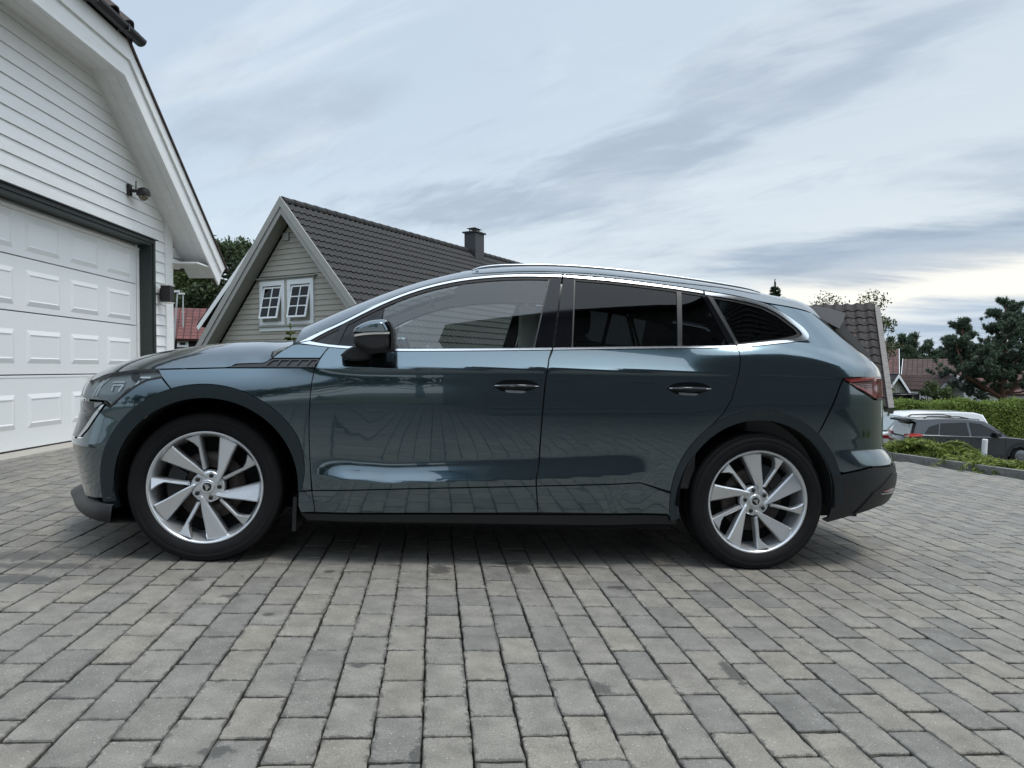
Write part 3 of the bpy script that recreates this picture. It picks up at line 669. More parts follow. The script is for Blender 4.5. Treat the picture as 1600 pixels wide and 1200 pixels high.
# side fin beside the rear glass
fin = [loc_y(a, b, .42) for a, b in ((1298,512),(1313.5,505),(1330,524),(1345,541),(1358,559.5),(1344,560),(1312,536),(1286,510))]
mb = MB(); mb.prism([(p.x, .40, p.z) for p in fin], (0, .05, 0)); f_ = mb.build('glass_fin', mat('grey_glass_fin', (.15, .15, .15), .35), hatch); MIRRORED.append(f_)
# nose
fcur = []
zz_ = [zh+.005] + list(np.linspace(zh-.01, zlip-.02, 15))
for z in zz_: fcur.append((F_end(z), .52, z))
rows_n = [[(x-.075*(1-(1-k/10)**2), y+(YC-y)*k/10, z) for k in range(11)] for x, y, z in fcur]
nose = grid_mesh('nose', both(rows_n), P_)
bl = [bonnet_front[j] for j in (0, 8, 14, 19, 23, 26, 29)]
rows_l = [[(b[0], b[1], b[2]) for b in bl], [(F_end(zh+.005, max(.2, .52-.05*(6-j)))-.02-.012*j, max(b[1], .1), zh+.004) for j, b in enumerate(bl)]]
grid_mesh('bonnet_lip', both(rows_l), P_, bonnet)
gr = [[(q[0]-.006, q[1], q[2]) for q in r[1:]] for r in rows_n[3:9]]
grille = grid_mesh('grille', both(gr), M['gloss'], nose)
mb = MB()
for k in range(-5, 6): 
    y = YC+k*.068; x = rows_n[5][-1][0]-.010+.075*(k*.068/.385)**2
    mb = MB(); mb.box((x-.006, y-.006, z623-.20), (x+.03, y+.006, z623+.0)); mb.build('grille_bar', CH, grille)
lo_ = [[(q[0]-.006, q[1], q[2]) for q in r[2:]] for r in rows_n[11:15]]
grid_mesh('lower_intake', both(lo_), M['black'], nose)
# splitter lip under the nose
plan = smooth_px([(-.405,-.052),(-.48,-.03),(-.575,.06),(-.675,.2),(-.775,.38),(-.882,.58),(-.93,.78),(-.94,YC)], 4)
zt_ = loc_y(106.5, 767, .58).z
rl = []
for i, (x, y) in enumerate(plan):
    t = i/(len(plan)-1); k = sst(0, .74, t); x2 = x; zt = .196*(1-k)+zt_*k
    ix = .10*k; 
    rl.append([(x+.09*k+.012, y+.10*k+.006, zlip+.014), (x+.045*k+.004, y+.05*k+.001, (zlip+.008)*(1-.5*k)+(zt+.004)*.5*k), (x, y, zt), (x+.012, y+.006, zt-.007), (x+.12*k+.02, y+.08*k+.02, zt-.035*k-.012), (x+.40, y+.2, .18)])
lip = grid_mesh('front_lip', [r for r in rl], M['black'], None, True); MIRRORED.append(lip)
# roof rails
for o_ in [0]:
    rp = smooth_px([(737,421.2),(748,417.3),(765,414.6),(790,413),(845,412.4),(900,414.4),(960,419.4),(1015,425.8),(1085,435.3),(1140,444),(1170,450),(1188,455.5)], 3)
    pts = [loc_y(a, b+1.7, .27) for a, b in rp]
    rr = [.003+.004*min(1, i/5, (len(pts)-1-i)/5) for i in range(len(pts))]
    mb = MB(); mb.tube(pts, rr, 8); rail = mb.build('roof_rail', M['silver'], car, True); MIRRORED.append(rail)
    mb = MB()
    for i in range(len(pts)-1): pass
    pts2 = [Vector((p.x, p.y+.004, p.z-.014)) for p in pts[2:-2]]
    mb.tube([pts2[0], pts2[1]], .006, 6); MIRRORED.append(mb.build('rail_foot', M['silver'], rail, True))
# ---- wing mirror ----------------------------------------------------------
def pillow(name, px, y0, y1, m, parent, grow=((0, .72), (.12, .9), (.35, 1), (.72, 1), (.9, .9), (1, .66)), anchor=None):
    P = [loc_y(a, b, -.19) for a, b in px]; cx = sum(p.x for p in P)/len(P); cz_ = sum(p.z for p in P)/len(P)
    if anchor: q = loc_y(*anchor, -.19); cx, cz_ = q.x, q.z
    rws = []
    for t, s in grow:
        rws.append([(cx+(p.x-cx)*s, y0+(y1-y0)*t, cz_+(p.z-cz_)*s) for p in P])
    n = len(P); v = [q for r in rws for q in r]; f = []
    for i in range(len(rws)-1):
        for j in range(n): f.append((i*n+j, i*n+(j+1) % n, (i+1)*n+(j+1) % n, (i+1)*n+j))
    f.append(tuple(range(n))[::-1]); f.append(tuple((len(rws)-1)*n+j for j in range(n)))
    me = bpy.data.meshes.new(name); me.from_pydata(v, [], f); me.update()
    bm = bmesh.new(); bm.from_mesh(me); bmesh.ops.recalc_face_normals(bm, faces=bm.faces); bm.to_mesh(me); bm.free()
    o = link(name, me, m, parent)
    for p in me.polygons: p.use_smooth = len(p.vertices) == 4
    MIRRORED.append(o); return o
cap_px = smooth_px([(551,519),(556,512),(566,506),(580,501),(592,499.4),(602,499.2),(607,503.5),(611,511),(612.5,517.6),(590,517.6),(570,518)], 3)[:-1]
g1 = ((0, .80), (.10, .93), (.3, 1), (.6, 1), (.8, .95), (.92, .84), (1, .66))
wm = pillow('wing_mirror', smooth_px([(549,521),(560,518.5),(590,517.6),(612.5,517),(614.5,530),(614.5,544),(609,549),(597,551),(580,551),(560,543),(551,536)], 3)[:-1], -.06, -.27, M['black'], car, g1, (585, 528))
pillow('mirror_cap', cap_px, -.07, -.275, P_, wm, g1, (585, 522))
pillow('indicator_strip', [(555,523.4),(570,520.6),(588,519.6),(611,519.4),(611,522.8),(588,523),(570,524.4),(555,526.8)], -.10, -.273, M['indic'], wm, ((0, 1), (.6, 1), (.86, .985), (1, .93)), (585, 528))
pillow('mirror_rim', [(607,500.5),(611,504),(615.5,515),(616.5,530),(616,546),(613,548.5),(613.5,530),(612,515)], -.07, -.26, M['black'], wm, ((0, 1), (.8, 1), (1, .97)), (590, 525))
pillow('mirror_foot', smooth_px([(526,554.5),(541,542.5),(560,538),(590,538),(600,548),(577,553.5),(572,561.5),(552,564),(536,562.5),(529,559)], 3)[:-1], .02, -.16, M['black'], wm, ((0, 1), (.4, 1), (.75, .93), (1, .75)), (565, 549))
# ---- wheels ---------------------------------------------------------------
def lathe(name, prof, m, parent, seg=72, smooth=True, arc=None):
    v, f = [], []
    n = len(prof)
    for k in range(seg):
        a = 2*math.pi*k/seg
        for r, y in prof: v.append((r*math.cos(a), y, r*math.sin(a)))
    for k in range(seg):
        for j in range(n-1): f.append((k*n+j, ((k+1) % seg)*n+j, ((k+1) % seg)*n+j+1, k*n+j+1))
    return pymesh(name, v, f, m, parent, smooth)
RR = .272
def spoke(name, poly, yf, depth, m, parent, rot, ch=.0055, twist=.0):
    q = [(a*RR, b*RR) for a, b in poly]; q = q if area2(q) > 0 else q[::-1]
    qi = inset(q, ch); n = len(q); v = []
    c_, s_ = math.cos(rot), math.sin(rot)
    ta = math.atan2(sum(p[1] for p in q), sum(p[0] for p in q))
    def dish(a, b): return yf + .034*max(0, 1-math.hypot(a, b)/RR)**1.2 + twist*(-a*math.sin(ta)+b*math.cos(ta))
    for ring, dy in ((q, depth), (q, .007), (qi, 0.0)):
        for a, b in ring: v.append((a*c_-b*s_, dish(a, b)+dy, a*s_+b*c_))
    f = [(i, (i+1) % n, n+(i+1) % n, n+i) for i in range(n)] + [(n+i, n+(i+1) % n, 2*n+(i+1) % n, 2*n+i) for i in range(n)] + [tuple(2*n+i for i in range(n))]
    return pymesh(name, v, f, m, parent)
WIDE = [(.178,.908),(.165,.48),(.150,.11),(.178,.06),(.220,.115),(.306,.306),(.412,.575),(.505,.779),(.405,.84),(.285,.887)]
NARR = [(.696,.604),(.775,.515),(.856,.428),(.585,.280),(.305,.122),(.243,.168),(.428,.270),(.612,.368),(.660,.455)]
def emblem(parent, rot):
    o = lathe('centre_cap', [(.001, .026), (.022, .0255), (.0235, .027), (.029, .025), (.033, .026), (.036, .034)], M['alloy'], parent, 40)
    lathe('cap_field', [(.0005, .0248), (.0205, .0248), (.0212, .0262)], M['gloss'], o, 32)
    bird = [(-.004,-.017),(.004,-.017),(.006,-.008),(.016,-.002),(.006,-.001),(.015,.006),(.004,.004),(.010,.013),(-.002,.006),(-.003,.015),(-.008,.010),(-.014,.011),(-.012,.007),(-.008,.004),(-.006,-.006)]
    c_, s_ = math.cos(rot), math.sin(rot)
    mb = MB(); mb.prism([(a*c_-b*s_, .0246, a*s_+b*c_) for a, b in bird[::-1]], (0, -.0012, 0)); mb.build('winged_arrow_emblem', M['chrome'], o)
def make_wheel(cx, cz_, rot, y0=0.0, tr=.362, front=True):
    w = lathe('wheel', [(RR-.004, .004), (RR, .000), (RR-.003, -.003), (RR-.009, -.002), (RR-.014, .006), (.250, .022), (.246, .040), (.240, .060), (.236, .10), (.236, .19)], M['alloy'], car, 96)
    w.location = (cx, y0, cz_)
    lathe('tyre', [(RR-.002, .008), (RR+.001, -.002), (.281, -.010), (.296, -.016), (.312, -.0185), (.318, -.0165), (.319, -.0175), (.335, -.014), (.347, -.006), (.3475, -.008), (.355, .004), (.360, .020), (tr, .040), (tr, .075), (tr-.008, .077), (tr-.008, .086), (tr, .088), (tr, .15), (tr-.008, .152), (tr-.008, .162), (tr, .164), (.358, .215), (.33, .235), (.28, .228), (.25, .2)], M['tyre'], w, 96)
    mb = MB()                            # tread shoulder blocks
    for k in range(76):
        a = 2*math.pi*k/76; b = a+2*math.pi/76*.62; p = []
        for (r, y) in ((.352, .002), (.3605, .018), (tr+.002, .045)):
            p.append((r, y))
        vs_ = [(r*math.cos(t), y, r*math.sin(t)) for t in (a, b) for r, y in p]
        vs_ += [((r-.01)*math.cos(t), y+.004, (r-.01)*math.sin(t)) for t in (a, b) for r, y in p]
        mb.add(vs_, [(0, 3, 4, 1), (1, 4, 5, 2), (0, 1, 7, 6), (1, 2, 8, 7), (3, 9, 10, 4), (4, 10, 11, 5), (0, 6, 9, 3), (2, 5, 11, 8)])
    tag(mb.build('tread_blocks', M['tyre'], w), kind='stuff')
    for k in range(5):
        spoke('wide_spoke', WIDE, .004, .050, M['alloy'], w, rot+k*2*math.pi/5, .0065, .24)
        spoke('narrow_spoke', NARR, .003, .045, M['alloy'], w, rot+k*2*math.pi/5, .0045, -.30)
    lathe('hub', [(.03, .034), (.062, .032), (.078, .036), (.080, .075)], M['alloy'], w, 40)
    for k in range(5):
        a = rot+rad(.5)+k*2*math.pi/5; px_, pz_ = .0565*math.cos(a), .0565*math.sin(a)
        b = lathe('lug_bolt', [(.0005, .026), (.0085, .026), (.0105, .029), (.0105, .045)], M['black'], w, 12); b.location = (px_, 0, pz_)
        h = lathe('bolt_seat', [(.0118, .034), (.0155, .0305), (.018, .031)], M['alloy'], w, 16); h.location = (px_, 0, pz_)
    lathe('brake_disc', [(.085, .085), (.09, .075), (.165, .075), (.168, .095)], M['disc'], w, 48)
    lathe('wheel_back', [(.001, .12), (.236, .12)], M['dark'], w, 32)
    mb = MB(); pts = [(r*math.cos(t), y, r*math.sin(t)) for y in (.055, .12) for r in (.115, .195) for t in np.linspace(rad(150 if front else 20), rad(210 if front else 80), 7)]
    v = pts; f = []
    for k in range(6): f += [(k, k+1, 8+k, 7+k), (7+k, 8+k, 22+k, 21+k), (k, 14+k, 15+k, k+1)]
    f += [(0, 7, 21, 14), (6, 20, 27, 13)]
    pymesh('brake_caliper', v, f, M['black'], w)
    emblem(w, rot)
    return w
wf_ = make_wheel(-.002, .357, 0.0, .0, .360); wr_ = make_wheel(WB+.004, .354, rad(31.2), 0.0, .358, False)
def copy_tree(o, parent=None):
    c = o.copy(); COL.objects.link(c); c.parent = parent
    for ch in list(o.children): copy_tree(ch, c)
    return c
for w in (wf_, wr_):
    c = copy_tree(w, car); c.location.y = 2*YC - w.location.y; c.scale = (1, -1, 1)
# wheel wells, underbody, mud flap
for c, ri in ((FWC, A_IN_F), (RWC, A_IN_R)):
    v, f = [], []
    for k in range(25):
        a = rad(-4+190*k/24)
        for y in (-.035, .16, .36): v.append((c[0]+(ri+.006)*math.cos(a), y+.004, c[1]+(ri+.006)*math.sin(a)))
    for k in range(24):
        for j in range(2): f.append((3*k+j, 3*k+3+j, 3*k+4+j, 3*k+1+j))
    f.append(tuple(3*k+2 for k in range(25)))
    MIRRORED.append(pymesh('wheel_well', v, f, M['dark'], car))
mb = MB(); mb.box((.46, .05, .19), (2.32, 2*YC-.05, .42)); mb.box((-.45, .36, .20), (.46, 2*YC-.36, .62)); mb.box((2.32, .36, .22), (3.55, 2*YC-.36, .6)); mb.box((-.62, .2, .22), (-.42, 2*YC-.2, .6)); mb.box((3.22, .16, .33), (3.5, 2*YC-.16, .6))
mb.build('underbody', M['under'], car)
mb = MB(); p0, p1 = loc_y(459, 776, .01), loc_y(468, 829, .01); mb.box((p0.x, -.005, p1.z), (p0.x+.018, .17, p0.z)); MIRRORED.append(mb.build('mud_flap', M['black'], car))
# backing sheet just behind the panels, so shut lines look into the dark
def backing(name, pts, off=.022): MIRRORED.append(panel(name, pts, M['seal'], car, off=off, gap=0, thick=.002, dxg=.06, dzg=.03, mirror=False))
backing('inner_sheet', [(262,583),(353,577),(470,574),(500,556),(520,550),(611,551),(861,549),(1148,545),(1225,538),(1280,560),(1310,592)] + arcR(AOR-.01, a_seamR, 178, 20) + [(1030,803),(490,800)] + arcF(AOF-.01, 4, a_seamF+4))
# ---- cabin ----------------------------------------------------------------
def rbox(name, a, b, m, parent=None, bev=.03, rot=None, seg=2):
    me = bpy.data.meshes.new(name); bm = bmesh.new(); bmesh.ops.create_cube(bm, size=1)
    for v in bm.verts: v.co = Vector(((a[0]+b[0])/2+(b[0]-a[0])*v.co.x, (a[1]+b[1])/2+(b[1]-a[1])*v.co.y, (a[2]+b[2])/2+(b[2]-a[2])*v.co.z))
    bmesh.ops.bevel(bm, geom=bm.edges[:], offset=bev, segments=seg, affect='EDGES', profile=.6)
    if rot:
        piv, an = rot; bmesh.ops.rotate(bm, verts=bm.verts, cent=piv, matrix=Matrix.Rotation(an, 3, 'Y'))
    bm.to_mesh(me); bm.free()
    return link(name, me, m, parent or car, True)
for yc in (YC-.38, YC+.38):
    s = rbox('front_seat', (1.22, yc-.25, .42), (1.74, yc+.25, .60), M['seat'], None, .05)
    rbox('seat_back', (1.64, yc-.25, .55), (1.80, yc+.25, 1.16), M['seat'], s, .06, ((1.7, yc, .55), rad(14)))
    rbox('headrest', (1.83, yc-.13, 1.20), (1.93, yc+.13, 1.38), M['seat'], s, .04)
s = rbox('rear_seat', (2.05, .22, .46), (2.52, 2*YC-.22, .64), M['seat'], None, .06)
rbox('seat_back', (2.45, .22, .58), (2.60, 2*YC-.22, 1.10), M['seat'], s, .05, ((2.5, YC, .6), rad(16)))
for yc in (YC-.4, YC, YC+.4): rbox('headrest', (2.62, yc-.12, 1.10), (2.70, yc+.12, 1.26), M['seat'], s, .03)
rbox('dashboard', (.62, .14, .72), (1.0, 2*YC-.14, .995), M['dash'], None, .06)
rbox('infotainment_screen', (.98, YC-.17, .92), (1.0, YC+.17, 1.09), M['gloss'], None, .006)
v, f = [], []                            # steering wheel
piv = Vector((1.10, YC-.38, .93))
for k in range(28):
    a = 2*math.pi*k/28
    for j in range(8):
        b = 2*math.pi*j/8; r = .178+.015*math.cos(b)
        v.append(tuple(piv + Matrix.Rotation(rad(-26), 3, 'Y') @ Vector((.015*math.sin(b), r*math.cos(a), r*math.sin(a)))))
for k in range(28):
    for j in range(8): f.append((k*8+j, ((k+1) % 28)*8+j, ((k+1) % 28)*8+(j+1) % 8, k*8+(j+1) % 8))
st = pymesh('steering_wheel', v, f, M['dash'], car, True)
rbox('steering_hub', (1.06, YC-.44, .88), (1.10, YC-.32, .98), M['dash'], st, .02)
for y0, y1 in ((.07, .10), (2*YC-.10, 2*YC-.07)):
    rbox('door_card', (.60, y0, .40), (2.45, y1, 1.03), M['dash'], None, .012)
    rbox('b_pillar_trim', (1.66, y0+.10 if y0 < YC else y0-.14, 1.0), (1.80, y1+.14 if y0 < YC else y1-.10, 1.45), M['liner'], None, .02)
rbox('luggage_trim', (2.75, .14, .5), (3.3, 2*YC-.14, 1.08), M['dash'], None, .03)
rbox('rear_view_mirror', (1.02, YC-.13, 1.335), (1.05, YC+.13, 1.40), M['gloss'], None, .012)
# ---- the far flank is the same panels mirrored on the centre plane ----------
mapc = {}
def mirrored_copy(o):
    c = o.copy(); COL.objects.link(c); mapc[o.name] = c
    return c
for o in MIRRORED: mirrored_copy(o)
for o in MIRRORED:
    c = mapc[o.name]
    if o.parent and o.parent.name in mapc: c.parent = mapc[o.parent.name]
    else:
        c.parent = o.parent; c.location.y = 2*YC; c.scale = (1, -1, 1)
# ================================================================== THE PLACE
# ---- terrain --------------------------------------------------------------
nz_l = RL @ Vector((0, 0, 1))
def plane_z(x, y): return FR_O.z - (nz_l.x*(x-FR_O.x) + nz_l.y*(y-FR_O.y))/nz_l.z
KA, KB = Vector((5.08, 9.60)), Vector((5.86, 8.0))       # kerb line, world plan
kd = (KB-KA).normalized(); kn = Vector((-kd.y, kd.x))     # kn points to the planted side
def kerb_side(x, y): return (x-KA.x)*kn.x + (y-KA.y)*kn.y
def terrain(x, y):
    p = plane_z(max(-14, min(x, 9)), max(-14, min(y, 16))) - .07
    t = sst(.3, 9.0, kerb_side(x, y)); low = -2.55
    z = p*(1-t) + low*t
    far = sst(16, 30, y); z = z*(1-far) + (min(z, low + .9*(1-sst(-4, 14, x))))*far
    d = math.hypot(x, y)
    z += 16*sst(180, 900, d)*0.3
    return float(z)
def axis(): 
    a = [-1500, -900, -500, -280, -160, -100, -70, -50, -38, -30, -24] + list(np.arange(-20, 34, 1.5)) + [36, 42, 50, 62, 80, 110, 160, 280, 500, 900, 1500]
    return a
ax = axis(); V = [(x, y, terrain(x, y)) for y in ax for x in ax]; nA = len(ax)
Fq = [(j*nA+i, j*nA+i+1, (j+1)*nA+i+1, (j+1)*nA+i) for j in range(nA-1) for i in range(nA-1)]
M['lawn'] = mat('rough_grass_ground', (.060, .066, .042), .95, noise=(1.6, .45), bump=(18, .8, .05))
g_ = pymesh('ground', V, Fq, M['lawn'], None, True); tag(g_, kind='structure')
hillv, hillf = [], []
for k in range(121):
    a = rad(-75+150*k/120); r = 2600
    h = 70+38*math.sin(k*.21+1)+22*math.sin(k*.47+2.2)+8*math.sin(k*1.3)
    for (rr_, hh) in ((r, -8), (r+250, h*.7), (r+600, h), (r+1400, -8)): hillv.append((rr_*math.sin(a), rr_*math.cos(a), hh))
for k in range(120):
    for j in range(3): hillf.append((k*4+j, k*4+j+1, (k+1)*4+j+1, (k+1)*4+j))
tag(pymesh('hills', hillv, [f[::-1] for f in hillf], mat('forested_hill', (.035, .055, .045), 1, noise=(.02, .3)), None, True), kind='structure')

# ---- driveway: bedding sheet, pavers --------------------------------------
PW, PL, PX0, PY0 = .1320, .2340, 1.0715, -.2383
def paver_material():
    m = bpy.data.materials.new('concrete_pavers'); m.use_nodes = True; nt = m.node_tree; b = nt.nodes['Principled BSDF']; N, L = nt.nodes, nt.links
    tc = N.new('ShaderNodeTexCoord'); tc.object = driveway
    def mth(op, a, b_=None, c=None):
        n = N.new('ShaderNodeMath'); n.operation = op
        for i, v in enumerate((a, b_, c)):
            if v is None: continue
            if hasattr(v, 'type'): L.new(v, n.inputs[i])
            else: n.inputs[i].default_value = v
        return n.outputs[0]
    sp = N.new('ShaderNodeSeparateXYZ'); L.new(tc.outputs['Object'], sp.inputs[0])
    col = mth('FLOOR', mth('DIVIDE', mth('SUBTRACT', sp.outputs[0], PX0), PW))
    odd = mth('FLOORED_MODULO', col, 2.0)
    row = mth('FLOOR', mth('ADD', mth('DIVIDE', mth('SUBTRACT', sp.outputs[1], PY0), PL), mth('MULTIPLY', odd, -.47)))
    cb = N.new('ShaderNodeCombineXYZ'); L.new(col, cb.inputs[0]); L.new(row, cb.inputs[1])
    wn_ = N.new('ShaderNodeTexWhiteNoise'); wn_.noise_dimensions = '2D'; L.new(cb.outputs[0], wn_.inputs['Vector'])
    ramp = N.new('ShaderNodeValToRGB'); L.new(wn_.outputs['Value'], ramp.inputs[0])
    e = ramp.color_ramp.elements
    for i, (p, c) in enumerate(((.0, (.190, .181, .164)), (.22, (.213, .202, .181)), (.45, (.234, .220, .193)), (.68, (.246, .231, .200)), (.88, (.258, .237, .199)), (1, (.218, .208, .187)))):
        el = e[0] if i == 0 else (e[-1] if i == 5 else e.new(p)); el.position = p; el.color = (*c, 1)
    def noise(sc, det, ro=.6, off=None):
        n = N.new('ShaderNodeTexNoise'); n.inputs['Scale'].default_value = sc; n.inputs['Detail'].default_value = det; n.inputs['Roughness'].default_value = ro
        if off: 
            va = N.new('ShaderNodeVectorMath'); va.operation = 'ADD'; L.new(tc.outputs['Object'], va.inputs[0]); L.new(off, va.inputs[1]); L.new(va.outputs[0], n.inputs[0])
        else: L.new(tc.outputs['Object'], n.inputs[0])
        return n.outputs[0]
    def rng_(v, a, b_, c, d):
        n = N.new('ShaderNodeMapRange'); L.new(v, n.inputs[0])
        for i, q in enumerate((a, b_, c, d)): n.inputs[1+i].default_value = q
        return n.outputs[0]
    def mul(c, f):
        n = N.new('ShaderNodeMix'); n.data_type = 'RGBA'; n.blend_type = 'MULTIPLY'; n.inputs[0].default_value = 1
        L.new(c, n.inputs[6]); L.new(f, n.inputs[7]); return n.outputs[2]
    vs3 = N.new('ShaderNodeVectorMath'); vs3.operation = 'SCALE'; L.new(wn_.outputs['Color'], vs3.inputs[0]); vs3.inputs['Scale'].default_value = 40
    c = ramp.outputs[0]
    c = mul(c, rng_(noise(9, 5, .65, vs3.outputs[0]), .3, .7, .74, 1.20))      # clouding inside a stone
    c = mul(c, rng_(noise(.8, 4, .6), .3, .7, .90, 1.08))
    grit = noise(210, 4, .8); c = mul(c, rng_(grit, .32, .70, .60, 1.40))
    # pale aggregate flecks
    vo = N.new('ShaderNodeTexVoronoi'); vo.inputs['Scale'].default_value = 95; L.new(tc.outputs['Object'], vo.inputs[0])
    wv = N.new('ShaderNodeTexWhiteNoise'); L.new(vo.outputs['Position'], wv.inputs['Vector'])
    fl = mth('MULTIPLY', mth('LESS_THAN', vo.outputs['Distance'], .20), mth('GREATER_THAN', wv.outputs['Value'], .90))
    mx = N.new('ShaderNodeMix'); mx.data_type = 'RGBA'; L.new(mth('MULTIPLY', fl, .75), mx.inputs[0]); L.new(c, mx.inputs[6]); mx.inputs[7].default_value = (.52, .51, .48, 1); c = mx.outputs[2]
    # damp and oil stains, each at its own spot of the drive
    dn = noise(26, 6, .75); tot = None
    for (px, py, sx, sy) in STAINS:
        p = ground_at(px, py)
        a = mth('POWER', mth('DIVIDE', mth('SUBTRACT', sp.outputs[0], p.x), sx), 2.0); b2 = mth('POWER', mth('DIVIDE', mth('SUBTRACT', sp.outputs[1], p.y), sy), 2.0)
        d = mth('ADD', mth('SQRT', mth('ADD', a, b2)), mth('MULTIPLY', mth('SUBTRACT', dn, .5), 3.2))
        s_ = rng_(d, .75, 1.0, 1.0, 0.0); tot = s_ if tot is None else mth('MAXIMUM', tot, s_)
    # damp spots gather along the row of stones by the wheels
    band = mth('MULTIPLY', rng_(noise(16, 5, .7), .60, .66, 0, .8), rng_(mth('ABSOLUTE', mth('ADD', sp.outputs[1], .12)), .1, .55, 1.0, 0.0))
    spots = mth('MULTIPLY', rng_(noise(11, 5, .75), .655, .70, 0, .65), rng_(noise(1.3, 2, .5), .52, .60, 0, 1))
    # dirt and moss creeping in from the joints
    fu = mth('FRACT', mth('DIVIDE', mth('SUBTRACT', sp.outputs[0], PX0), PW)); fv = mth('FRACT', mth('ADD', mth('DIVIDE', mth('SUBTRACT', sp.outputs[1], PY0), PL), mth('MULTIPLY', odd, -.47)))
    eu = mth('MULTIPLY', mth('MINIMUM', fu, mth('SUBTRACT', 1.0, fu)), PW); ev = mth('MULTIPLY', mth('MINIMUM', fv, mth('SUBTRACT', 1.0, fv)), PL)
    ed = mth('MINIMUM', eu, ev); dirt = rng_(mth('SUBTRACT', ed, mth('MULTIPLY', mth('SUBTRACT', noise(34, 5, .7), .48), .075)), .0035, .0065, .85, 0.0)
    tot = mth('MAXIMUM', mth('MAXIMUM', mth('MAXIMUM', tot, band), spots), dirt)
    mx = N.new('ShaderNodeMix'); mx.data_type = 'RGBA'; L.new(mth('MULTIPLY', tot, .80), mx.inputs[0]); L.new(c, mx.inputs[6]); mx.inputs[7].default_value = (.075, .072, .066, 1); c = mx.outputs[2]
    L.new(c, b.inputs['Base Color'])
    ro = N.new('ShaderNodeMapRange'); L.new(tot, ro.inputs[0]); ro.inputs[3].default_value = .78; ro.inputs[4].default_value = .5; L.new(ro.outputs[0], b.inputs['Roughness'])
    b.inputs['Specular IOR Level'].default_value = .4
    bp = N.new('ShaderNodeBump'); bp.inputs['Strength'].default_value = .5; bp.inputs['Distance'].default_value = .0022
    hh = mth('ADD', mth('MULTIPLY', grit, .7), mth('MULTIPLY', noise(60, 3, .6), .8)); L.new(hh, bp.inputs['Height']); L.new(bp.outputs[0], b.inputs['Normal'])
    return m
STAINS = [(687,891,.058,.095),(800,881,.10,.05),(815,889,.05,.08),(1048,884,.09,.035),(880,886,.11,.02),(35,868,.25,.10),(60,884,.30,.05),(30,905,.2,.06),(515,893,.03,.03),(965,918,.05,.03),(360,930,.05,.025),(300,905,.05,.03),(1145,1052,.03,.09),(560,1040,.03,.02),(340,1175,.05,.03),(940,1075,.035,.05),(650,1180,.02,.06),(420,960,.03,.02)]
me = bpy.data.meshes.new('driveway')
kl = [RLi @ (Vector((*q, 0)) - FR_O) for q in (KA-kd*14, KA+kd*22)]
bx0, by0, by1 = -2.66, -12.0, 9.0
def kerb_x(y): t = (y-kl[0].y)/(kl[1].y-kl[0].y); return kl[0].x+(kl[1].x-kl[0].x)*t
me.from_pydata([(bx0-6.2, by0, -.022), (kerb_x(by0), by0, -.022), (kerb_x(by1), by1, -.022), (bx0-.3, by1, -.022), (bx0-.3, -.6, -.022), (bx0-6.2, -.6, -.022)], [], [(0, 1, 2, 3, 4, 5)])
M['joint'] = mat('sandy_mossy_joint', (.040, .036, .030), .98, noise=(30, .5), bump=(120, 1, .01))
driveway = link('driveway', me, M['joint']); driveway.matrix_world = ML; driveway['kind'] = 'structure'
M['paver'] = paver_material()
def paver_shape(seed, detail=True):
    r = np.random.default_rng(seed); w, l = PW-.0038-r.uniform(0, .0016), PL-.0090-r.uniform(0, .0022); pts = []
    c = .0042
    base = [(-w/2+c*r.uniform(.4, 1.7), -l/2), (0, -l/2), (w/2-c*r.uniform(.4, 1.7), -l/2), (w/2, -l/2+c*r.uniform(.4, 1.7)), (w/2, -l/6), (w/2, l/6), (w/2, l/2-c*r.uniform(.4, 1.7)), (w/2-c*r.uniform(.4, 1.7), l/2), (0, l/2), (-w/2+c*r.uniform(.4, 1.7), l/2), (-w/2, l/2-c*r.uniform(.4, 1.7)), (-w/2, l/6), (-w/2, -l/6), (-w/2, -l/2+c*r.uniform(.4, 1.7))]
    pts = []
    for i, (x, y) in enumerate(base):
        x2, y2 = base[(i+1) % len(base)]; L_ = math.hypot(x2-x, y2-y); k_ = 2 if L_ > .04 else 1
        for j in range(k_): pts.append((x+(x2-x)*j/k_+r.normal(0, .0013), y+(y2-y)*j/k_+r.normal(0, .0013)))
    n = len(pts); ch = .0026; inn = inset(pts, ch)
    hz_ = r.normal(0, .0006); tx_, ty_ = r.normal(0, .003), r.normal(0, .002)
    def zt(x, y): return hz_+tx_*x+ty_*y
    v = [(x, y, -.030) for x, y in pts] + [(x, y, -.0030+zt(x, y)) for x, y in pts] + [(x, y, zt(x, y)) for x, y in inn]
    f = [(i, (i+1) % n, n+(i+1) % n, n+i) for i in range(n)] + [(n+i, n+(i+1) % n, 2*n+(i+1) % n, 2*n+i) for i in range(n)] + [tuple(2*n+i for i in range(n))]
    return v, f
variants = [paver_shape(100+k) for k in range(36)]
vmesh = []
for v, f in variants:
    m_ = bpy.data.meshes.new('paver'); m_.from_pydata(v, [], f); m_.materials.append(M['paver']); m_.update(); vmesh.append(m_)
spots_ = []
for c in range(int((bx0-6-PX0)/PW)-1, int((9.5-PX0)/PW)+1):
    cx = PX0+(c+.5)*PW
    if cx < bx0-6: continue
    ph = PY0 + (.1099 if c % 2 else 0.0)
    for r_ in range(int((by0-ph)/PL)-1, int((by1-ph)/PL)+2):
        cy = ph+(r_+.5)*PL
        if cy < by0 or cy > by1 or cx > kerb_x(cy)-.12 or (cx < bx0 and cy > -.7): continue
        spots_.append((cx, cy))
def in_view(cx, cy):
    if cy < CAM_L.y+.8: return False
    a, b_ = project_l((cx, cy, 0)); return -40 < a < 1640 and b_ < 1235
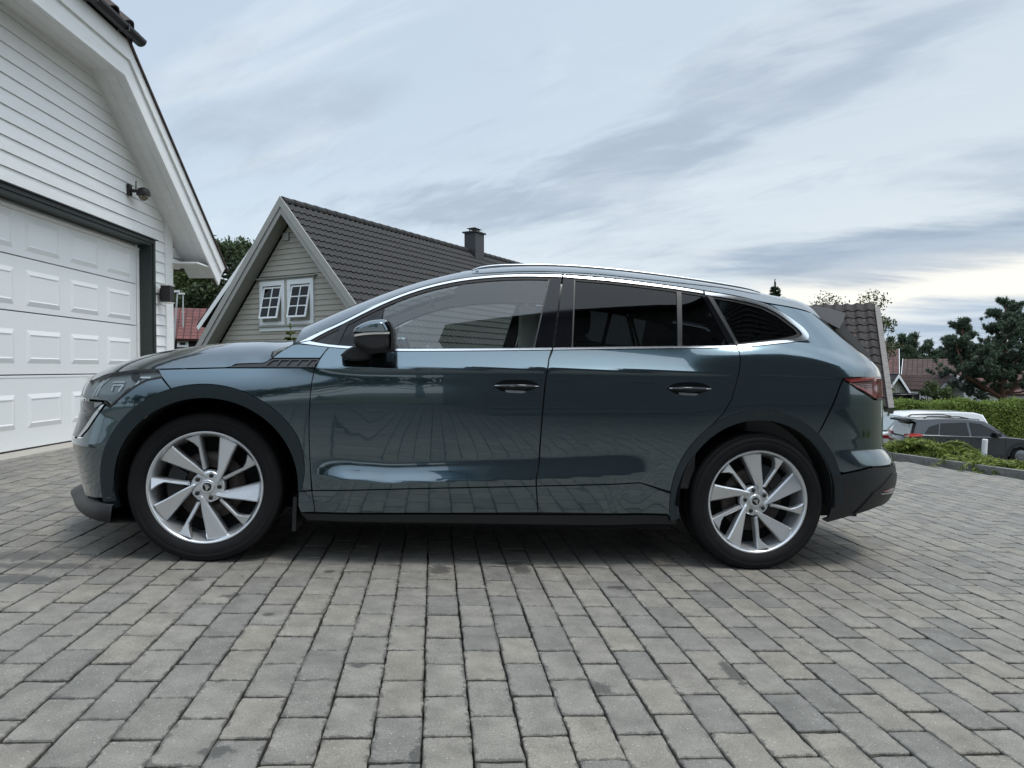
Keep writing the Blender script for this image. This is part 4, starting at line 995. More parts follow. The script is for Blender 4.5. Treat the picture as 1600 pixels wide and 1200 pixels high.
seen = [(cx, cy) for cx, cy in spots_ if in_view(cx, cy) and not (-.3 < cx < 3.2 and .12 < cy < 1.8)]
seen.sort(key=lambda q: (q[0]-CAM_L.x)**2+(q[1]-CAM_L.y)**2)
single = set(seen[:300]); rest = [q for q in spots_ if q not in single]
for i, (cx, cy) in enumerate(seen[:300]):
    o = bpy.data.objects.new('paver', vmesh[(i*7) % 36]); COL.objects.link(o); o.parent = driveway; o.location = (cx+rng.normal(0, .0011), cy+rng.normal(0, .0016), rng.normal(0, .0008)); o.rotation_euler = (rng.normal(0, .004), rng.normal(0, .005), math.pi*(i % 2)+rng.normal(0, .006))
bv, bf, n0 = [], [], 0
va_ = [np.array(v) for v, f in variants]
faces_, loops_ = [], []
for i, (cx, cy) in enumerate(rest):
    v, f = variants[(i*5) % 36]; bv.append(va_[(i*5) % 36]+np.array([cx+rng.normal(0, .0011), cy+rng.normal(0, .0016), rng.normal(0, .0008)]))
    faces_ += [tuple(a+n0 for a in q) for q in f]; n0 += len(v)
me = bpy.data.meshes.new('pavers'); me.from_pydata(np.concatenate(bv).tolist(), [], faces_); me.update()
tag(link('pavers', me, M['paver'], driveway), kind='stuff')

# ---- kerb and planted bed ---------------------------------------------------
M['kerb'] = mat('granite_kerb', (.20, .195, .185), .85, noise=(22, .35), bump=(60, .8, .01))
kroot = empty('stone_kerb', 'low grey granite kerb edging the paved drive below the juniper bed', 'kerb', Matrix.Identity(4))
nk = 26; kl_len = 1.0
for k in range(nk):
    s0 = -9+k*kl_len; r = random.Random(k)
    a = KA+kd*(s0+.008); b = KA+kd*(s0+kl_len-.008); th = .11
    P = []
    for q, w in ((a, 0), (b, 0), (b, th), (a, th)):
        q2 = Vector(q)+kn*w; z = plane_z(q2.x, q2.y); P.append((q2.x+r.uniform(-.006, .006), q2.y+r.uniform(-.006, .006), z))
    hgt = .085+r.uniform(-.01, .01)
    bot = [(x, y, z-.12) for x, y, z in P]; top = [(x, y, z+hgt) for x, y, z in P]
    top[0] = tuple(Vector(top[0])+Vector((kn.x, kn.y, 0))*.012); top[1] = tuple(Vector(top[1])+Vector((kn.x, kn.y, 0))*.012)
    mb = MB(); mb.hexa(bot+top); mb.build('kerb_stone', M['kerb'], kroot)
def leaf_mat(name, col, trans=.25, var=.35, rough=.6):
    m = bpy.data.materials.new(name); m.use_nodes = True; nt = m.node_tree; b = nt.nodes['Principled BSDF']
    g = nt.nodes.new('ShaderNodeNewGeometry'); r = nt.nodes.new('ShaderNodeMapRange'); nt.links.new(g.outputs['Random Per Island'], r.inputs[0]); r.inputs[3].default_value = 1-var; r.inputs[4].default_value = 1+var
    mx = nt.nodes.new('ShaderNodeMix'); mx.data_type = 'RGBA'; mx.blend_type = 'MULTIPLY'; mx.inputs[0].default_value = 1; mx.inputs[6].default_value = (*col, 1); nt.links.new(r.outputs[0], mx.inputs[7])
    nt.links.new(mx.outputs[2], b.inputs['Base Color']); b.inputs['Roughness'].default_value = rough
    b.inputs['Specular IOR Level'].default_value = .25
    if trans:
        t = nt.nodes.new('ShaderNodeBsdfTranslucent'); nt.links.new(mx.outputs[2], t.inputs[0]); ms = nt.nodes.new('ShaderNodeMixShader'); ms.inputs[0].default_value = trans
        o = nt.nodes['Material Output']; nt.links.new(b.outputs[0], ms.inputs[1]); nt.links.new(t.outputs[0], ms.inputs[2]); nt.links.new(ms.outputs[0], o.inputs[0])
    return m
def leaf_mesh(name, cen, nrm, size, m, parent=None, aspect=1.8, axis_dir=None):
    """one small pointed blade per row of cen; nrm = facing, axis_dir = blade direction"""
    cen = np.asarray(cen, float); n = len(cen); size = np.broadcast_to(np.asarray(size, float), (n,))
    nr = np.asarray(nrm, float)+1e-6; nr = nr/np.linalg.norm(nr, axis=1, keepdims=True)
    d = rng.normal(size=(n, 3)) if axis_dir is None else np.asarray(axis_dir, float)
    t = d-(d*nr).sum(1, keepdims=True)*nr; t /= np.linalg.norm(t, axis=1, keepdims=True)+1e-9; s = np.cross(nr, t)
    L = size[:, None]; W = L/aspect
    v = np.stack([cen-t*L*.5, cen+s*W*.5, cen+t*L*.5, cen-s*W*.5], 1).reshape(-1, 3)
    me = bpy.data.meshes.new(name); me.vertices.add(4*n); me.vertices.foreach_set('co', v.ravel()); me.loops.add(4*n); me.loops.foreach_set('vertex_index', np.arange(4*n, dtype=np.int32))
    me.polygons.add(n); me.polygons.foreach_set('loop_start', np.arange(0, 4*n, 4, dtype=np.int32)); me.polygons.foreach_set('loop_total', np.full(n, 4, dtype=np.int32)); me.update(); me.validate()
    return link(name, me, m, parent)
# creeping juniper: arching sprays of short needles
sp_c, sp_d, sp_n, sp_s = [], [], [], []
rj = np.random.default_rng(21)
cols = []
for k in range(1500):
    s = rj.uniform(-5.0, 7.5); off = .12+rj.gamma(2.0, .45); off = min(off, 3.2)
    if off < .35 and rj.random() < .4: continue
    q = KA+kd*s+kn*off; z = plane_z(q.x, q.y)*(1-sst(.3, 9, off))+(-2.55)*sst(.3, 9, off)
    bump_ = .10*math.sin(s*2.1+off*1.7)+.08*math.sin(s*4.4+1)
    base = np.array([q.x, q.y, z-.04+max(0, bump_)])
    an = rj.uniform(0, 6.28); ln = rj.uniform(.3, .65); up = rj.uniform(.0, .24)
    hd = np.array([math.cos(an), math.sin(an), 0])
    if off < .5: hd = hd*.8+np.array([-kn.x, -kn.y, 0])*.35
    for j in range(13):
        t = j/12; c = base+hd*ln*t+np.array([0, 0, 1])*(up*t-.28*t*t+.10)
        tg = hd*ln+np.array([0, 0, up-.56*t]); tg /= np.linalg.norm(tg); sd = np.cross(tg, [0, 0, 1.])
        for q_ in range(6):
            sg = rj.normal()*.8; di = tg*.8+sd*sg+np.array([0, 0, rj.normal()*.35]); di /= np.linalg.norm(di)
            sp_c.append(c+di*.05*(1.3-t)); sp_d.append(di); sp_n.append(np.array([0, 0, 1])+rj.normal(size=3)*.5); sp_s.append(rj.uniform(.07, .13)*(1.25-.6*t))
M['juniper'] = leaf_mat('juniper_needles', (.145, .185, .036), .25, .55)
jn = leaf_mesh('juniper_ground_cover', sp_c, sp_n, sp_s, M['juniper'], None, 6.5, sp_d); tag(jn, 'spreading green juniper filling the bed behind the granite kerb', 'ground cover', kind='stuff')
# bollard in the bed
bp_ = at_depth(1534.5, 686, 12.2); zb_ = terrain(bp_.x, bp_.y)
bo = empty('bollard', 'thin white-topped grey post standing among the junipers', 'bollard', Matrix.Translation((bp_.x, bp_.y, zb_)) @ Matrix.Rotation(rad(3), 4, 'Y'))
hb = bp_.z-zb_
mb = MB(); mb.tube([(0, 0, -.1), (0, 0, hb*.72)], .042, 14); mb.build('post', mat('grey_post', (.42, .42, .42), .5), bo)
mb = MB(); mb.tube([(0, 0, hb*.72), (0, 0, hb-.012), (0, 0, hb)], [.0435, .0435, .036], 14); mb.build('white_cap', mat('white_post', (.78, .78, .78), .45), bo)
# ---- garage -----------------------------------------------------------------
M['white'] = mat('white_painted_wood', (.85, .855, .845), .55, noise=(7, .05, (1, .4, 3)), bump=(50, .12, .004))
M['whitedoor'] = mat('white_steel_door', (.83, .84, .835), .45, noise=(140, .05), bump=(260, .18, .002))
M['dgreen'] = mat('dark_green_paint', (.022, .032, .029), .5, noise=(20, .2))
M['blackmetal'] = mat('black_gutter_metal', (.014, .014, .016), .4)
M['browntile'] = mat('dark_brown_tile', (.060, .043, .038), .8, noise=(9, .35), bump=(40, .5, .01))
gn = Vector((1, .0315, 0)).normalized(); ga = Vector((-.0315, 1, 0)).normalized()
GO = Vector((-4.475, 6.41, 0))
GM = Matrix(((gn.x, ga.x, 0, GO.x), (gn.y, ga.y, 0, GO.y), (0, 0, 1, 0), (0, 0, 0, 1)))
def gw(px, py, n=0.0):                  # pixel -> (a, z) on the garage plane offset n
    d = ray(px, py); k = (GO+gn*n-CAMP).dot(gn)/d.dot(gn); p = CAMP+d*k
    return ((p-GO).dot(ga), p.z)
garage = empty('garage', 'white clapboard garage with half-hipped roof and wide panelled door', 'garage', GM)
a_j = gw(236, 480, 0)[0]; a_c0 = gw(257, 480)[0]; a_c1 = gw(268, 480)[0]; A0 = -3.2
zt_d = 2.56; zg0 = .16
a_k, z_k = gw(140, 107.5); SLO = .745
def rake_a(z): return a_k + (z_k-z)/SLO
# wall slab behind the boards
mb = MB()
mb.prism([(-.05, A0, zt_d+.1), (-.05, a_c1-.02, zt_d+.1), (-.05, min(rake_a(zt_d+.1), a_c1+.5), zt_d+.1), (-.05, a_k, z_k+.02), (-.05, A0, z_k+.02)], (-.1, 0, 0))
mb.box((-.15, a_j+.02, zg0), (-.05, a_c1-.01, zt_d+.1))
wall = mb.build('wall', M['white'], garage)
# depth of the garage behind its front and the far side wall
mb = MB(); mb.box((-6.5, a_c1-.15, zg0), (-.16, a_c1-.03, 2.75)); mb.build('side_wall', M['white'], garage)
BW = .1355; z = zg0+.05; i = 0
while z < z_k:
    z1 = min(z+BW-.004, z_k+.01); lo = A0 if z > zt_d+.07 else a_j+.075
    hi0, hi1 = min(a_c0-.002, rake_a(z)-.0), min(a_c0-.002, rake_a(z1)-.0)
    if hi1 > lo:
        v = [(-.052, lo, z), (.012, lo, z), (-.002, lo, z1), (-.052, lo, z1), (-.052, hi0, z), (.012, hi0, z), (-.002, hi1, z1), (-.052, hi1, z1)]
        mb = MB(); mb.hexa(v); mb.build('siding_board', M['white'], wall)
    # the short boards beyond the corner board, under the eaves box
    if z > 2.42 and rake_a(z1) > a_c1+.03:
        l2 = a_c1; h0, h1 = min(rake_a(z), gw(287, 410)[0]+.02), min(rake_a(z1), gw(287, 410)[0]+.02)
        mb = MB(); mb.hexa([(-.10, l2, z), (-.012, l2, z), (-.026, l2, z1), (-.10, l2, z1), (-.10, h0, z), (-.012, h0, z), (-.026, h1, z1), (-.10, h1, z1)]); mb.build('siding_board', M['white'], wall)
    z += BW
mb = MB(); mb.prism([(.026, a_c0, zg0-.05), (.026, a_c1, zg0-.05), (.026, a_c1, rake_a(0)*0+z_k-(a_c1-a_k)*SLO), (.026, a_c0, z_k-(a_c0-a_k)*SLO)], (-.07, 0, 0)); mb.build('corner_board', M['white'], garage)
# door recess trim
mb = MB(); mb.box((-.16, a_j-.012, zg0-.05), (.012, a_j+.02, zt_d)); mb.box((-.01, a_j+.02, zg0-.05), (.030, a_j+.072, zt_d+.02)); mb.build('door_jamb', M['dgreen'], garage)
mb = MB(); mb.box((-.16, A0, zt_d-.012), (.012, a_j+.02, zt_d+.02)); mb.box((-.012, A0, zt_d+.02), (.030, a_j+.074, zt_d+.062)); mb.build('door_lintel', M['dgreen'], garage)
mb = MB(); mb.box((-.01, A0, zt_d+.062), (.058, a_j+.10, zt_d+.074)); mb.build('drip_flashing', M['blackmetal'], garage)
mb = MB(); mb.box((-.154, gw(214, 480, -.155)[0]-.005, zg0-.05), (-.135, gw(218.5, 480, -.155)[0], zt_d-.05)); mb.build('door_side_trim', M['white'], garage)
mb = MB(); mb.box((-.154, A0, zt_d-.075), (-.130, gw(218.5, 480, -.155)[0], zt_d-.045)); mb.build('door_head_trim', M['white'], garage)
a_d1 = gw(213.5, 480, -.155)[0]
mb = MB(); mb.box((-.28, A0, zg0-.06), (-.20, a_d1+.02, zt_d)); door = mb.build('garage_door', M['dgreen'], garage)
joints = [.235, .94, 1.54, 2.06, 2.56]; prow = [(.43, .755), (1.05, 1.37), (1.60, 1.945), (2.125, 2.46)]
pc0 = gw(204.7, 480, -.155)[0]; pitch_ = .722; pw_ = .55
def frustum(a0, a1, z0, z1, n0, n1, e): # raised field with sloping edges, and a sunk moulding round it
    return [(n0, a0, z0), (n0, a1, z0), (n0, a1, z1), (n0, a0, z1), (n1, a0+e, z0+e), (n1, a1-e, z0+e), (n1, a1-e, z1-e), (n1, a0+e, z1-e)]
for k in range(4):
    z0, z1 = joints[k]+.006, joints[k+1]-.006
    mb = MB(); mb.box((-.20, A0, z0), (-.160, a_d1, z1))
    mb.box((-.160, A0, z1-.020), (-.156, a_d1, z1-.004)) if k == 0 else None
    sec = mb.build('door_section', M['whitedoor'], door)
    p0, p1 = prow[k]
    for c in range(9):
        a1 = pc0-c*pitch_; a0 = a1-pw_
        if a1 < A0: break
        q = frustum(a0, a1, p0, p1, -.1600, -.146, .045)
        mb = MB(); mb.add(q, [(4, 5, 6, 7), (0, 1, 5, 4), (1, 2, 6, 5), (2, 3, 7, 6), (3, 0, 4, 7)])
        q2 = frustum(a0+.045, a1-.045, p0+.045, p1-.045, -.146, -.152, .012)
        mb.v = mb.v; mb.f = [f for f in mb.f if f != (4, 5, 6, 7)]
        mb.add(q2, [(4, 5, 6, 7), (0, 1, 5, 4), (1, 2, 6, 5), (2, 3, 7, 6), (3, 0, 4, 7)]); mb.build('raised_panel', M['whitedoor'], door)
mb = MB(); mb.box((-.20, A0, zg0-.06), (-.165, a_d1, .238)); mb.build('door_rubber_seal', M['blackmetal'], door)
mb = MB(); 
for k in range(1):
    mb.hexa([(-.30, A0, .0), (.12, A0, .0), (.12, a_d1+.2, .0), (-.30, a_d1+.2, .0), (-.30, A0, .222), (.10, A0, .213), (.10, a_d1+.2, .222), (-.30, a_d1+.2, .228)])
mb.build('concrete_threshold', mat('threshold_concrete', (.40, .375, .33), .85, noise=(12, .15)), garage)
# eaves: sloping boarded soffit, stepped barge boards, half hip with gutter and tiles
OV = .37
def rp(a, n, dz=0.0): return (n, a, z_k-(a-a_k)*SLO+dz)
a_end = gw(341, 440, OV)[0]
for k in range(3):
    n0, n1 = (-.04 if k == 0 else .012+k*(OV-.02)/3+.003), .012+(k+1)*(OV-.02)/3
    zb0 = z_k+.004
    mb = MB(); v = [rp(a_k-.02, n0), rp(a_k-.02, n1), rp(a_end-.02, n1), rp(a_end-.02, n0)]; mb.prism([Vector(q) for q in v], (0, 0, .025)); mb.build('soffit_board', M['white'], garage)
    mb = MB(); mb.box((n0, A0, z_k), (n1, a_k-.0, z_k+.022)); mb.build('soffit_board', M['white'], garage)
def barge(n0, n1, d0, d1, name):        # board following the rake then the level eave, d = distance above the soffit line
    nrm = 1/math.sqrt(1+SLO*SLO)
    pts_lo = [(A0, z_k+d0), (a_k+d0*.35, z_k+d0), (a_end+.02+d0*.35, z_k-(a_end+.02-a_k)*SLO+d0)]
    pts_hi = [(A0, z_k+d1), (a_k+d1*.35, z_k+d1), (a_end+.02+d1*.62, z_k-(a_end+.02-a_k)*SLO+d1*.72)]
    for s in (0, 1):
        q = [pts_lo[s], pts_lo[s+1], pts_hi[s+1], pts_hi[s]]
        mb = MB(); mb.prism([(n1, a, z) for a, z in q], (n0-n1, 0, 0)); mb.build(name, M['white'], garage)
barge(OV-.012, OV+.012, -.07, .125, 'barge_board'); barge(OV+.013, OV+.037, .115, .305, 'barge_board')
mb = MB(); mb.prism([(OV+.06, a_k-.05, z_k+.325), (OV+.06, a_end+.24, z_k-(a_end+.24-a_k)*SLO+.325), (OV+.06, a_end+.25, z_k-(a_end+.25-a_k)*SLO+.35), (OV+.06, a_k-.04, z_k+.35)], (-6.5, 0, 0)); garage_roof = mb.build('roof', M['browntile'], garage)
# half hip rising away from the viewer, with its courses of tiles and the black gutter
HS = 1.0
mb = MB(); mb.prism([(OV+.03, A0, z_k+.33), (OV+.03, a_k+.10, z_k+.33), (OV-2.2, a_k-2.4, z_k+.33+2.2*HS), (OV-2.2, A0, z_k+.33+2.2*HS)], (0, 0, -.04)); hip = mb.build('half_hip', M['browntile'], garage)
def tile_mesh(w, l, th=.016, hgt=.035, nseg=8):
    v, f = [], []
    for i in range(nseg+1):
        t = i/nseg; x = w*(t-.5); h = hgt*(math.sin(math.pi*min(1, t/.62)) if t < .62 else -.28*math.sin(math.pi*(t-.62)/.38))
        v += [(x, 0, h+th), (x, l, h*.9), (x, 0, h-.004)]
    for i in range(nseg):
        a = 3*i; f += [(a, a+3, a+4, a+1), (a+2, a+5, a+3, a)]
    me = bpy.data.meshes.new('roof_tile'); me.from_pydata(v, [], f); me.update()
    for p in me.polygons: p.use_smooth = False
    return me
def tile_rows(root, origin, u_dir, s_dir, nu, ns, tw, tl, m, keep=None, singles=300, name='roof_tile', cap=300, lap=.0, hgt=.035):
    """lay pantiles: u along the eaves, s up the slope; the first `singles` (nearest the eye) are objects"""
    u_dir = Vector(u_dir).normalized(); s_dir = Vector(s_dir).normalized(); nrm = u_dir.cross(s_dir).normalized()
    if nrm.z < 0: nrm = -nrm
    me = tile_mesh(tw*1.0, tl*1.12, hgt=hgt); me.materials.append(m)
    Mx = []
    rot = Matrix((u_dir, s_dir, nrm)).transposed() if u_dir.cross(s_dir).z > 0 else Matrix((-u_dir, s_dir, nrm)).transposed()
    tilt = Matrix.Rotation(rad(-2.6), 3, 'X')
    rr = random.Random(5)
    for j in range(ns):
        for i in range(nu):
            p = Vector(origin)+u_dir*((i+.5)*tw)+s_dir*(j*tl)
            if keep and not keep(p): continue
            Mx.append(Matrix.Translation(p+nrm*(.012+rr.uniform(0, .004))) @ (rot @ tilt @ Matrix.Rotation(rr.uniform(-.006, .006), 3, 'Z')).to_4x4())
    return me, Mx
def place_tiles(root, me, Mx, visible=None, singles=300):
    order = sorted(range(len(Mx)), key=lambda i: ((visible(Mx[i]) if visible else 0)))
    rest = []
    for k, i in enumerate(order):
        if k < singles:
            o = bpy.data.objects.new('roof_tile', me); COL.objects.link(o); o.parent = root; o.matrix_local = Mx[i]
        else: rest.append(Mx[i])
    if rest:
        v0 = np.array([tuple(v.co) for v in me.vertices]); fs0 = [tuple(p.vertices) for p in me.polygons]; vv, ff = [], []
        for q in rest:
            A = np.array(q); vv.append(v0@A[:3, :3].T+A[:3, 3]); b = len(ff)//len(fs0)*len(v0); ff += [tuple(a+b for a in f) for f in fs0]
        m2 = bpy.data.meshes.new('roof_tiles'); m2.from_pydata(np.concatenate(vv).tolist(), [], ff); m2.update()
        tag(link('roof_tiles', m2, me.materials[0], root), kind='stuff')
sd = Vector((-1, 0, HS)).normalized()
me_t, Mx = tile_rows(hip, (OV+.11, a_k+.06, z_k+.385), (0, -1, 0), sd, 12, 6, .30, .34, M['browntile'], keep=lambda p: p.y < a_k+.1-(OV+.05-p.x)*1.05, hgt=.05)
place_tiles(hip, me_t, Mx)
gpts = [(OV+.105+.066*math.cos(t), z_k+.365+.066*math.sin(t)) for t in np.linspace(math.pi, 2*math.pi, 9)]
v, f = [], []
for a in (A0, a_k+.14):
    v += [(n, a, z) for n, z in gpts]+[(OV+.105+(n-OV-.105)*.9, a, z+.004) for n, z in gpts]
f = [(i, i+1, 18+i+1, 18+i) for i in range(8)]+[(9+i+1, 9+i, 27+i, 27+i+1) for i in range(8)]+[tuple(range(18, 27))]
mb = MB(); mb.add(v, f); mb.box((OV-.06, A0, z_k+.312), (OV+.036, a_k+.10, z_k+.415)); gut = mb.build('gutter', M['blackmetal'], garage)
for k in range(6):
    mb = MB(); a = a_k-.25-k*.6; mb.box((OV+.037, a, z_k+.30), (OV+.172, a+.025, z_k+.372)); mb.build('gutter_bracket', M['blackmetal'], gut)
# boxed eave return at the low end
a_r0, a_r1 = a_c1-.02, gw(326, 420, OV-.05)[0]; z_r = gw(290, 421, .1)[1]
mb = MB(); mb.box((-.3, a_r0, z_r+.05), (OV-.015, a_r1+.02, z_r+.07)); mb.box((-.30, a_c1, z_r-.0), (.02, a_r0+.25, z_r+.12)); mb.build('eave_box', M['white'], garage)
# wall lamp and camera: things fixed to the garage
la, lz = gw(252, 460, .03)
lamp = empty('wall_lamp', 'square dark up-and-down wall lamp on the garage corner board', 'wall lamp', GM @ Matrix.Translation((.03, la, lz)))
M['lampblk'] = mat('graphite_lamp', (.022, .021, .021), .45, .3)
mb = MB(); mb.box((-.006, -.03, -.08), (.03, .05, .075)); mb.build('mount_plate', M['lampblk'], lamp)
ll = gw(259, 460, .1)[0]-la
mb = MB(); mb.box((.03, ll-.06, -.105), (.15, ll+.06, .105)); mb.build('housing', M['lampblk'], lamp)
mb = MB(); mb.box((.026, ll-.065, .105), (.155, ll+.065, .115)); mb.box((.026, ll-.065, -.115), (.155, ll+.065, -.105)); mb.build('glass_rim', mat('frosted_edge', (.6, .6, .55), .3), lamp)
ca, cz2 = gw(200, 297, .01)
camo = empty('security_camera', 'small black dome security camera on the white gable boards', 'camera', GM @ Matrix.Translation((.012, ca, cz2)))
mb = MB(); mb.box((0, -.035, -.065), (.03, .035, .065)); mb.build('wall_bracket', M['lampblk'], camo)
mb = MB(); mb.tube([(.03, .0, -.005), (.10, .02, -.005), (.13, .05, -.01)], [.022, .02, .02], 8); mb.tube([(.07, .04, 0), (.07, .045, .12)], .006, 6); mb.build('arm', M['lampblk'], camo)
def dome(name, c, r, m, parent, squash=1.0, seg=14, half=False):
    v, f = [], []
    for i in range(9):
        t = math.pi*i/8*(1 if not half else .5)
        for k in range(seg): a = 2*math.pi*k/seg; v.append((c[0]+r*math.sin(t)*math.cos(a), c[1]+r*math.sin(t)*math.sin(a), c[2]+r*math.cos(t)*squash))
    for i in range(8):
        for k in range(seg): f.append((i*seg+k, i*seg+(k+1) % seg, (i+1)*seg+(k+1) % seg, (i+1)*seg+k))
    return pymesh(name, v, f, m, parent, True)
dome('camera_hood', (.14, .075, -.01), .075, M['lampblk'], camo, .8, 16, True); mb = MB(); mb.tube([(.14, .075, -.045), (.14, .075, -.008)], .076, 16); mb.build('camera_ring', M['lampblk'], camo)
dome('camera_lens_dome', (.14, .075, -.055), .055, mat('tinted_dome', (.10, .085, .05), .12, 0, coat=1), camo)

# ---- grey A-frame house -------------------------------------------------------
M['greypaint'] = mat('grey_painted_wood', (.42, .395, .335), .65, noise=(6, .07, (.5, .5, 3)), bump=(40, .15, .004))
M['greytrim'] = mat('grey_trim_paint', (.36, .355, .325), .6, noise=(5, .06))
M['darktile'] = mat('charcoal_roof_tile', (.017, .0155, .015), .72, noise=(11, .3), bump=(60, .4, .006))
M['winframe'] = mat('white_window_paint', (.80, .82, .82), .45)
M['pane'] = mat('dark_window_pane', (.014, .016, .016), .05, 0, coat=.5)
M['curtain'] = mat('pale_curtain', (.22, .20, .19), .9, noise=(8, .3, (6, 6, .4)))
hr_ = Vector((.547, 1, 0)).normalized(); he = Vector((1, -.547, 0)).normalized()    # ridge run, gable run to the right
HA = at_depth(437, 310, 18.0)
HM = Matrix(((he.x, hr_.x, 0, HA.x), (he.y, hr_.y, 0, HA.y), (0, 0, 1, 0), (0, 0, 0, 1)))
def hw(px, py, d=0.0):                  # pixel -> (e, z) on a plane parallel to the gable, d behind the barge boards
    dr = ray(px, py); k = (HA+hr_*d-CAMP).dot(hr_)/dr.dot(hr_); p = CAMP+dr*k
    return ((p-HA).dot(he), p.z)
house = empty('grey_house', 'grey timber house with steep gable and dark tiled roof behind the car', 'house', HM)
za = HA.z; el_, zl_ = hw(310.6, 539.8); er_, zr_ = hw(557, 475.6)
SR = (za-zr_)/er_; SL = (za-zl_)/(-el_); HSL = (SR+SL)/2; ZG = -1.2
HOV = .45
# gable wall set back by the overhang
def ghalf(z): return (za-.30-z)/HSL-.12
mb = MB(); mb.prism([(-ghalf(ZG), HOV+.03, ZG), (ghalf(ZG), HOV+.03, ZG), (0, HOV+.03, za-.35)], (0, .2, 0)); gwall = mb.build('gable_wall', M['greypaint'], house)
wx0, wz1 = hw(408, 441, HOV); wx1, wz0 = hw(492, 507, HOV); wz1 = (hw(408, 442, HOV)[1]+hw(492, 434, HOV)[1])/2; wz0 = (hw(408, 508, HOV)[1]+hw(492, 506, HOV)[1])/2
z = ZG+.1; HB = .137
while z < za-.45:
    z1 = z+HB-.006; h0, h1 = ghalf(z), ghalf(z1)
    spans = [(-h0, h0, -h1, h1)]
    if z1 > wz0-.02 and z < wz1+.02: spans = [(-h0, wx0-.005, -h1, wx0-.005), (wx1+.005, h0, wx1+.005, h1)]
    for a0, a1, b0, b1 in spans:
        if a1 > a0 and b1 > b0:
            mb = MB(); mb.hexa([(a0, HOV-.022, z), (a1, HOV-.022, z), (a1, HOV+.028, z), (a0, HOV+.028, z), (b0, HOV-.004, z1), (b1, HOV-.004, z1), (b1, HOV+.028, z1), (b0, HOV+.028, z1)]); mb.build('siding_board', M['greypaint'], gwall)
    z += HB
# long side walls and rear gable
HLEN = 13.5
mb = MB(); mb.box((-3.4, HOV+.24, ZG), (-3.2, HLEN, .9)); mb.box((3.2, HOV+.24, ZG), (3.4, HLEN, .9)); mb.build('side_wall', M['greypaint'], house)
mb = MB(); mb.prism([(-ghalf(ZG), HLEN, ZG), (ghalf(ZG), HLEN, ZG), (0, HLEN, za-.35)], (0, .2, 0)); mb.build('rear_gable', M['greypaint'], house)
# barge boards: two stepped boards on each rake
elen = (za-ZG)/HSL
for s in (-1, 1):
    for (y0, y1, d0, d1) in ((0.0, .03, .0, -.19), (.03, .06, -.17, -.36)):
        q = [(0, y0, za+d0), (s*elen, y0, ZG+d0), (s*elen, y0, ZG+d1-.02), (0, y0, za+d1-.02)]
        if y0 == 0.0: q = [(s*.0, y0, za+.06), (s*elen, y0, ZG+.06), (s*elen, y0, ZG+d1), (0, y0, za+d1)]
        mb = MB(); mb.prism([Vector(p) for p in q], (0, y1-y0, 0)); mb.build('barge_board', M['greytrim'], house)
    mb = MB(); mb.prism([(0, .06, za-.22), (s*elen, .06, ZG-.22), (s*elen, .06, ZG-.25), (0, .06, za-.25)], (0, HOV-.02, 0)); mb.build('soffit', M['greytrim'], house)
    mb = MB(); mb.prism([(0, .03, za-.02), (s*elen, .03, ZG-.02), (s*elen, .03, ZG-.20), (0, .03, za-.20)], (0, HLEN+.2, 0)); rf = mb.build('roof_slab', M['darktile'], house)
    if s == 1: hroof = rf
sdir = Vector((-1, 0, HSL)).normalized(); slen = math.hypot(elen, za-ZG)
TW, TL = .205, .255
def vis_h(mx):
    w = HM @ mx.translation; v = w-CAMP; d = v.y*CP-v.z*SP; a, b = 800+FPX*v.x/d, 600-FPX*(v.z*CP+v.y*SP)/d
    hid = 0 if (b < np.interp(a, [450, 597, 707, 900], [520, 455, 425, 410])+90) else 1e4
    return hid+v.length
nrows = int(slen/TL)
def keep_h(p): 
    w = HM @ p; v = w-CAMP; d = v.y*CP-v.z*SP; b = 600-FPX*(v.z*CP+v.y*SP)/d
    return b < 600
me_t, Mx = tile_rows(hroof, Vector((elen, .05, ZG))+Vector((HSL, 0, 1)).normalized()*.0, (0, 1, 0), sdir, int(HLEN/TW), nrows, TW, TL, M['darktile'], keep=keep_h, hgt=.028)
place_tiles(hroof, me_t, Mx, vis_h, 300)
for k in range(int(HLEN/.38)):          # ridge caps
    v, f = [], []
    for y in (.05+k*.38, .05+k*.38+.40):
        rr_ = .13 if y < .06+k*.38 else .115
        for t in np.linspace(-.25, math.pi+.25, 9): v.append((rr_*math.cos(t), y, za-.06+rr_*math.sin(t)))
    f = [(i, i+1, 10+i, 9+i) for i in range(8)]+[tuple(range(9))]
    pymesh('ridge_tile', v, f, M['darktile'], hroof, False)
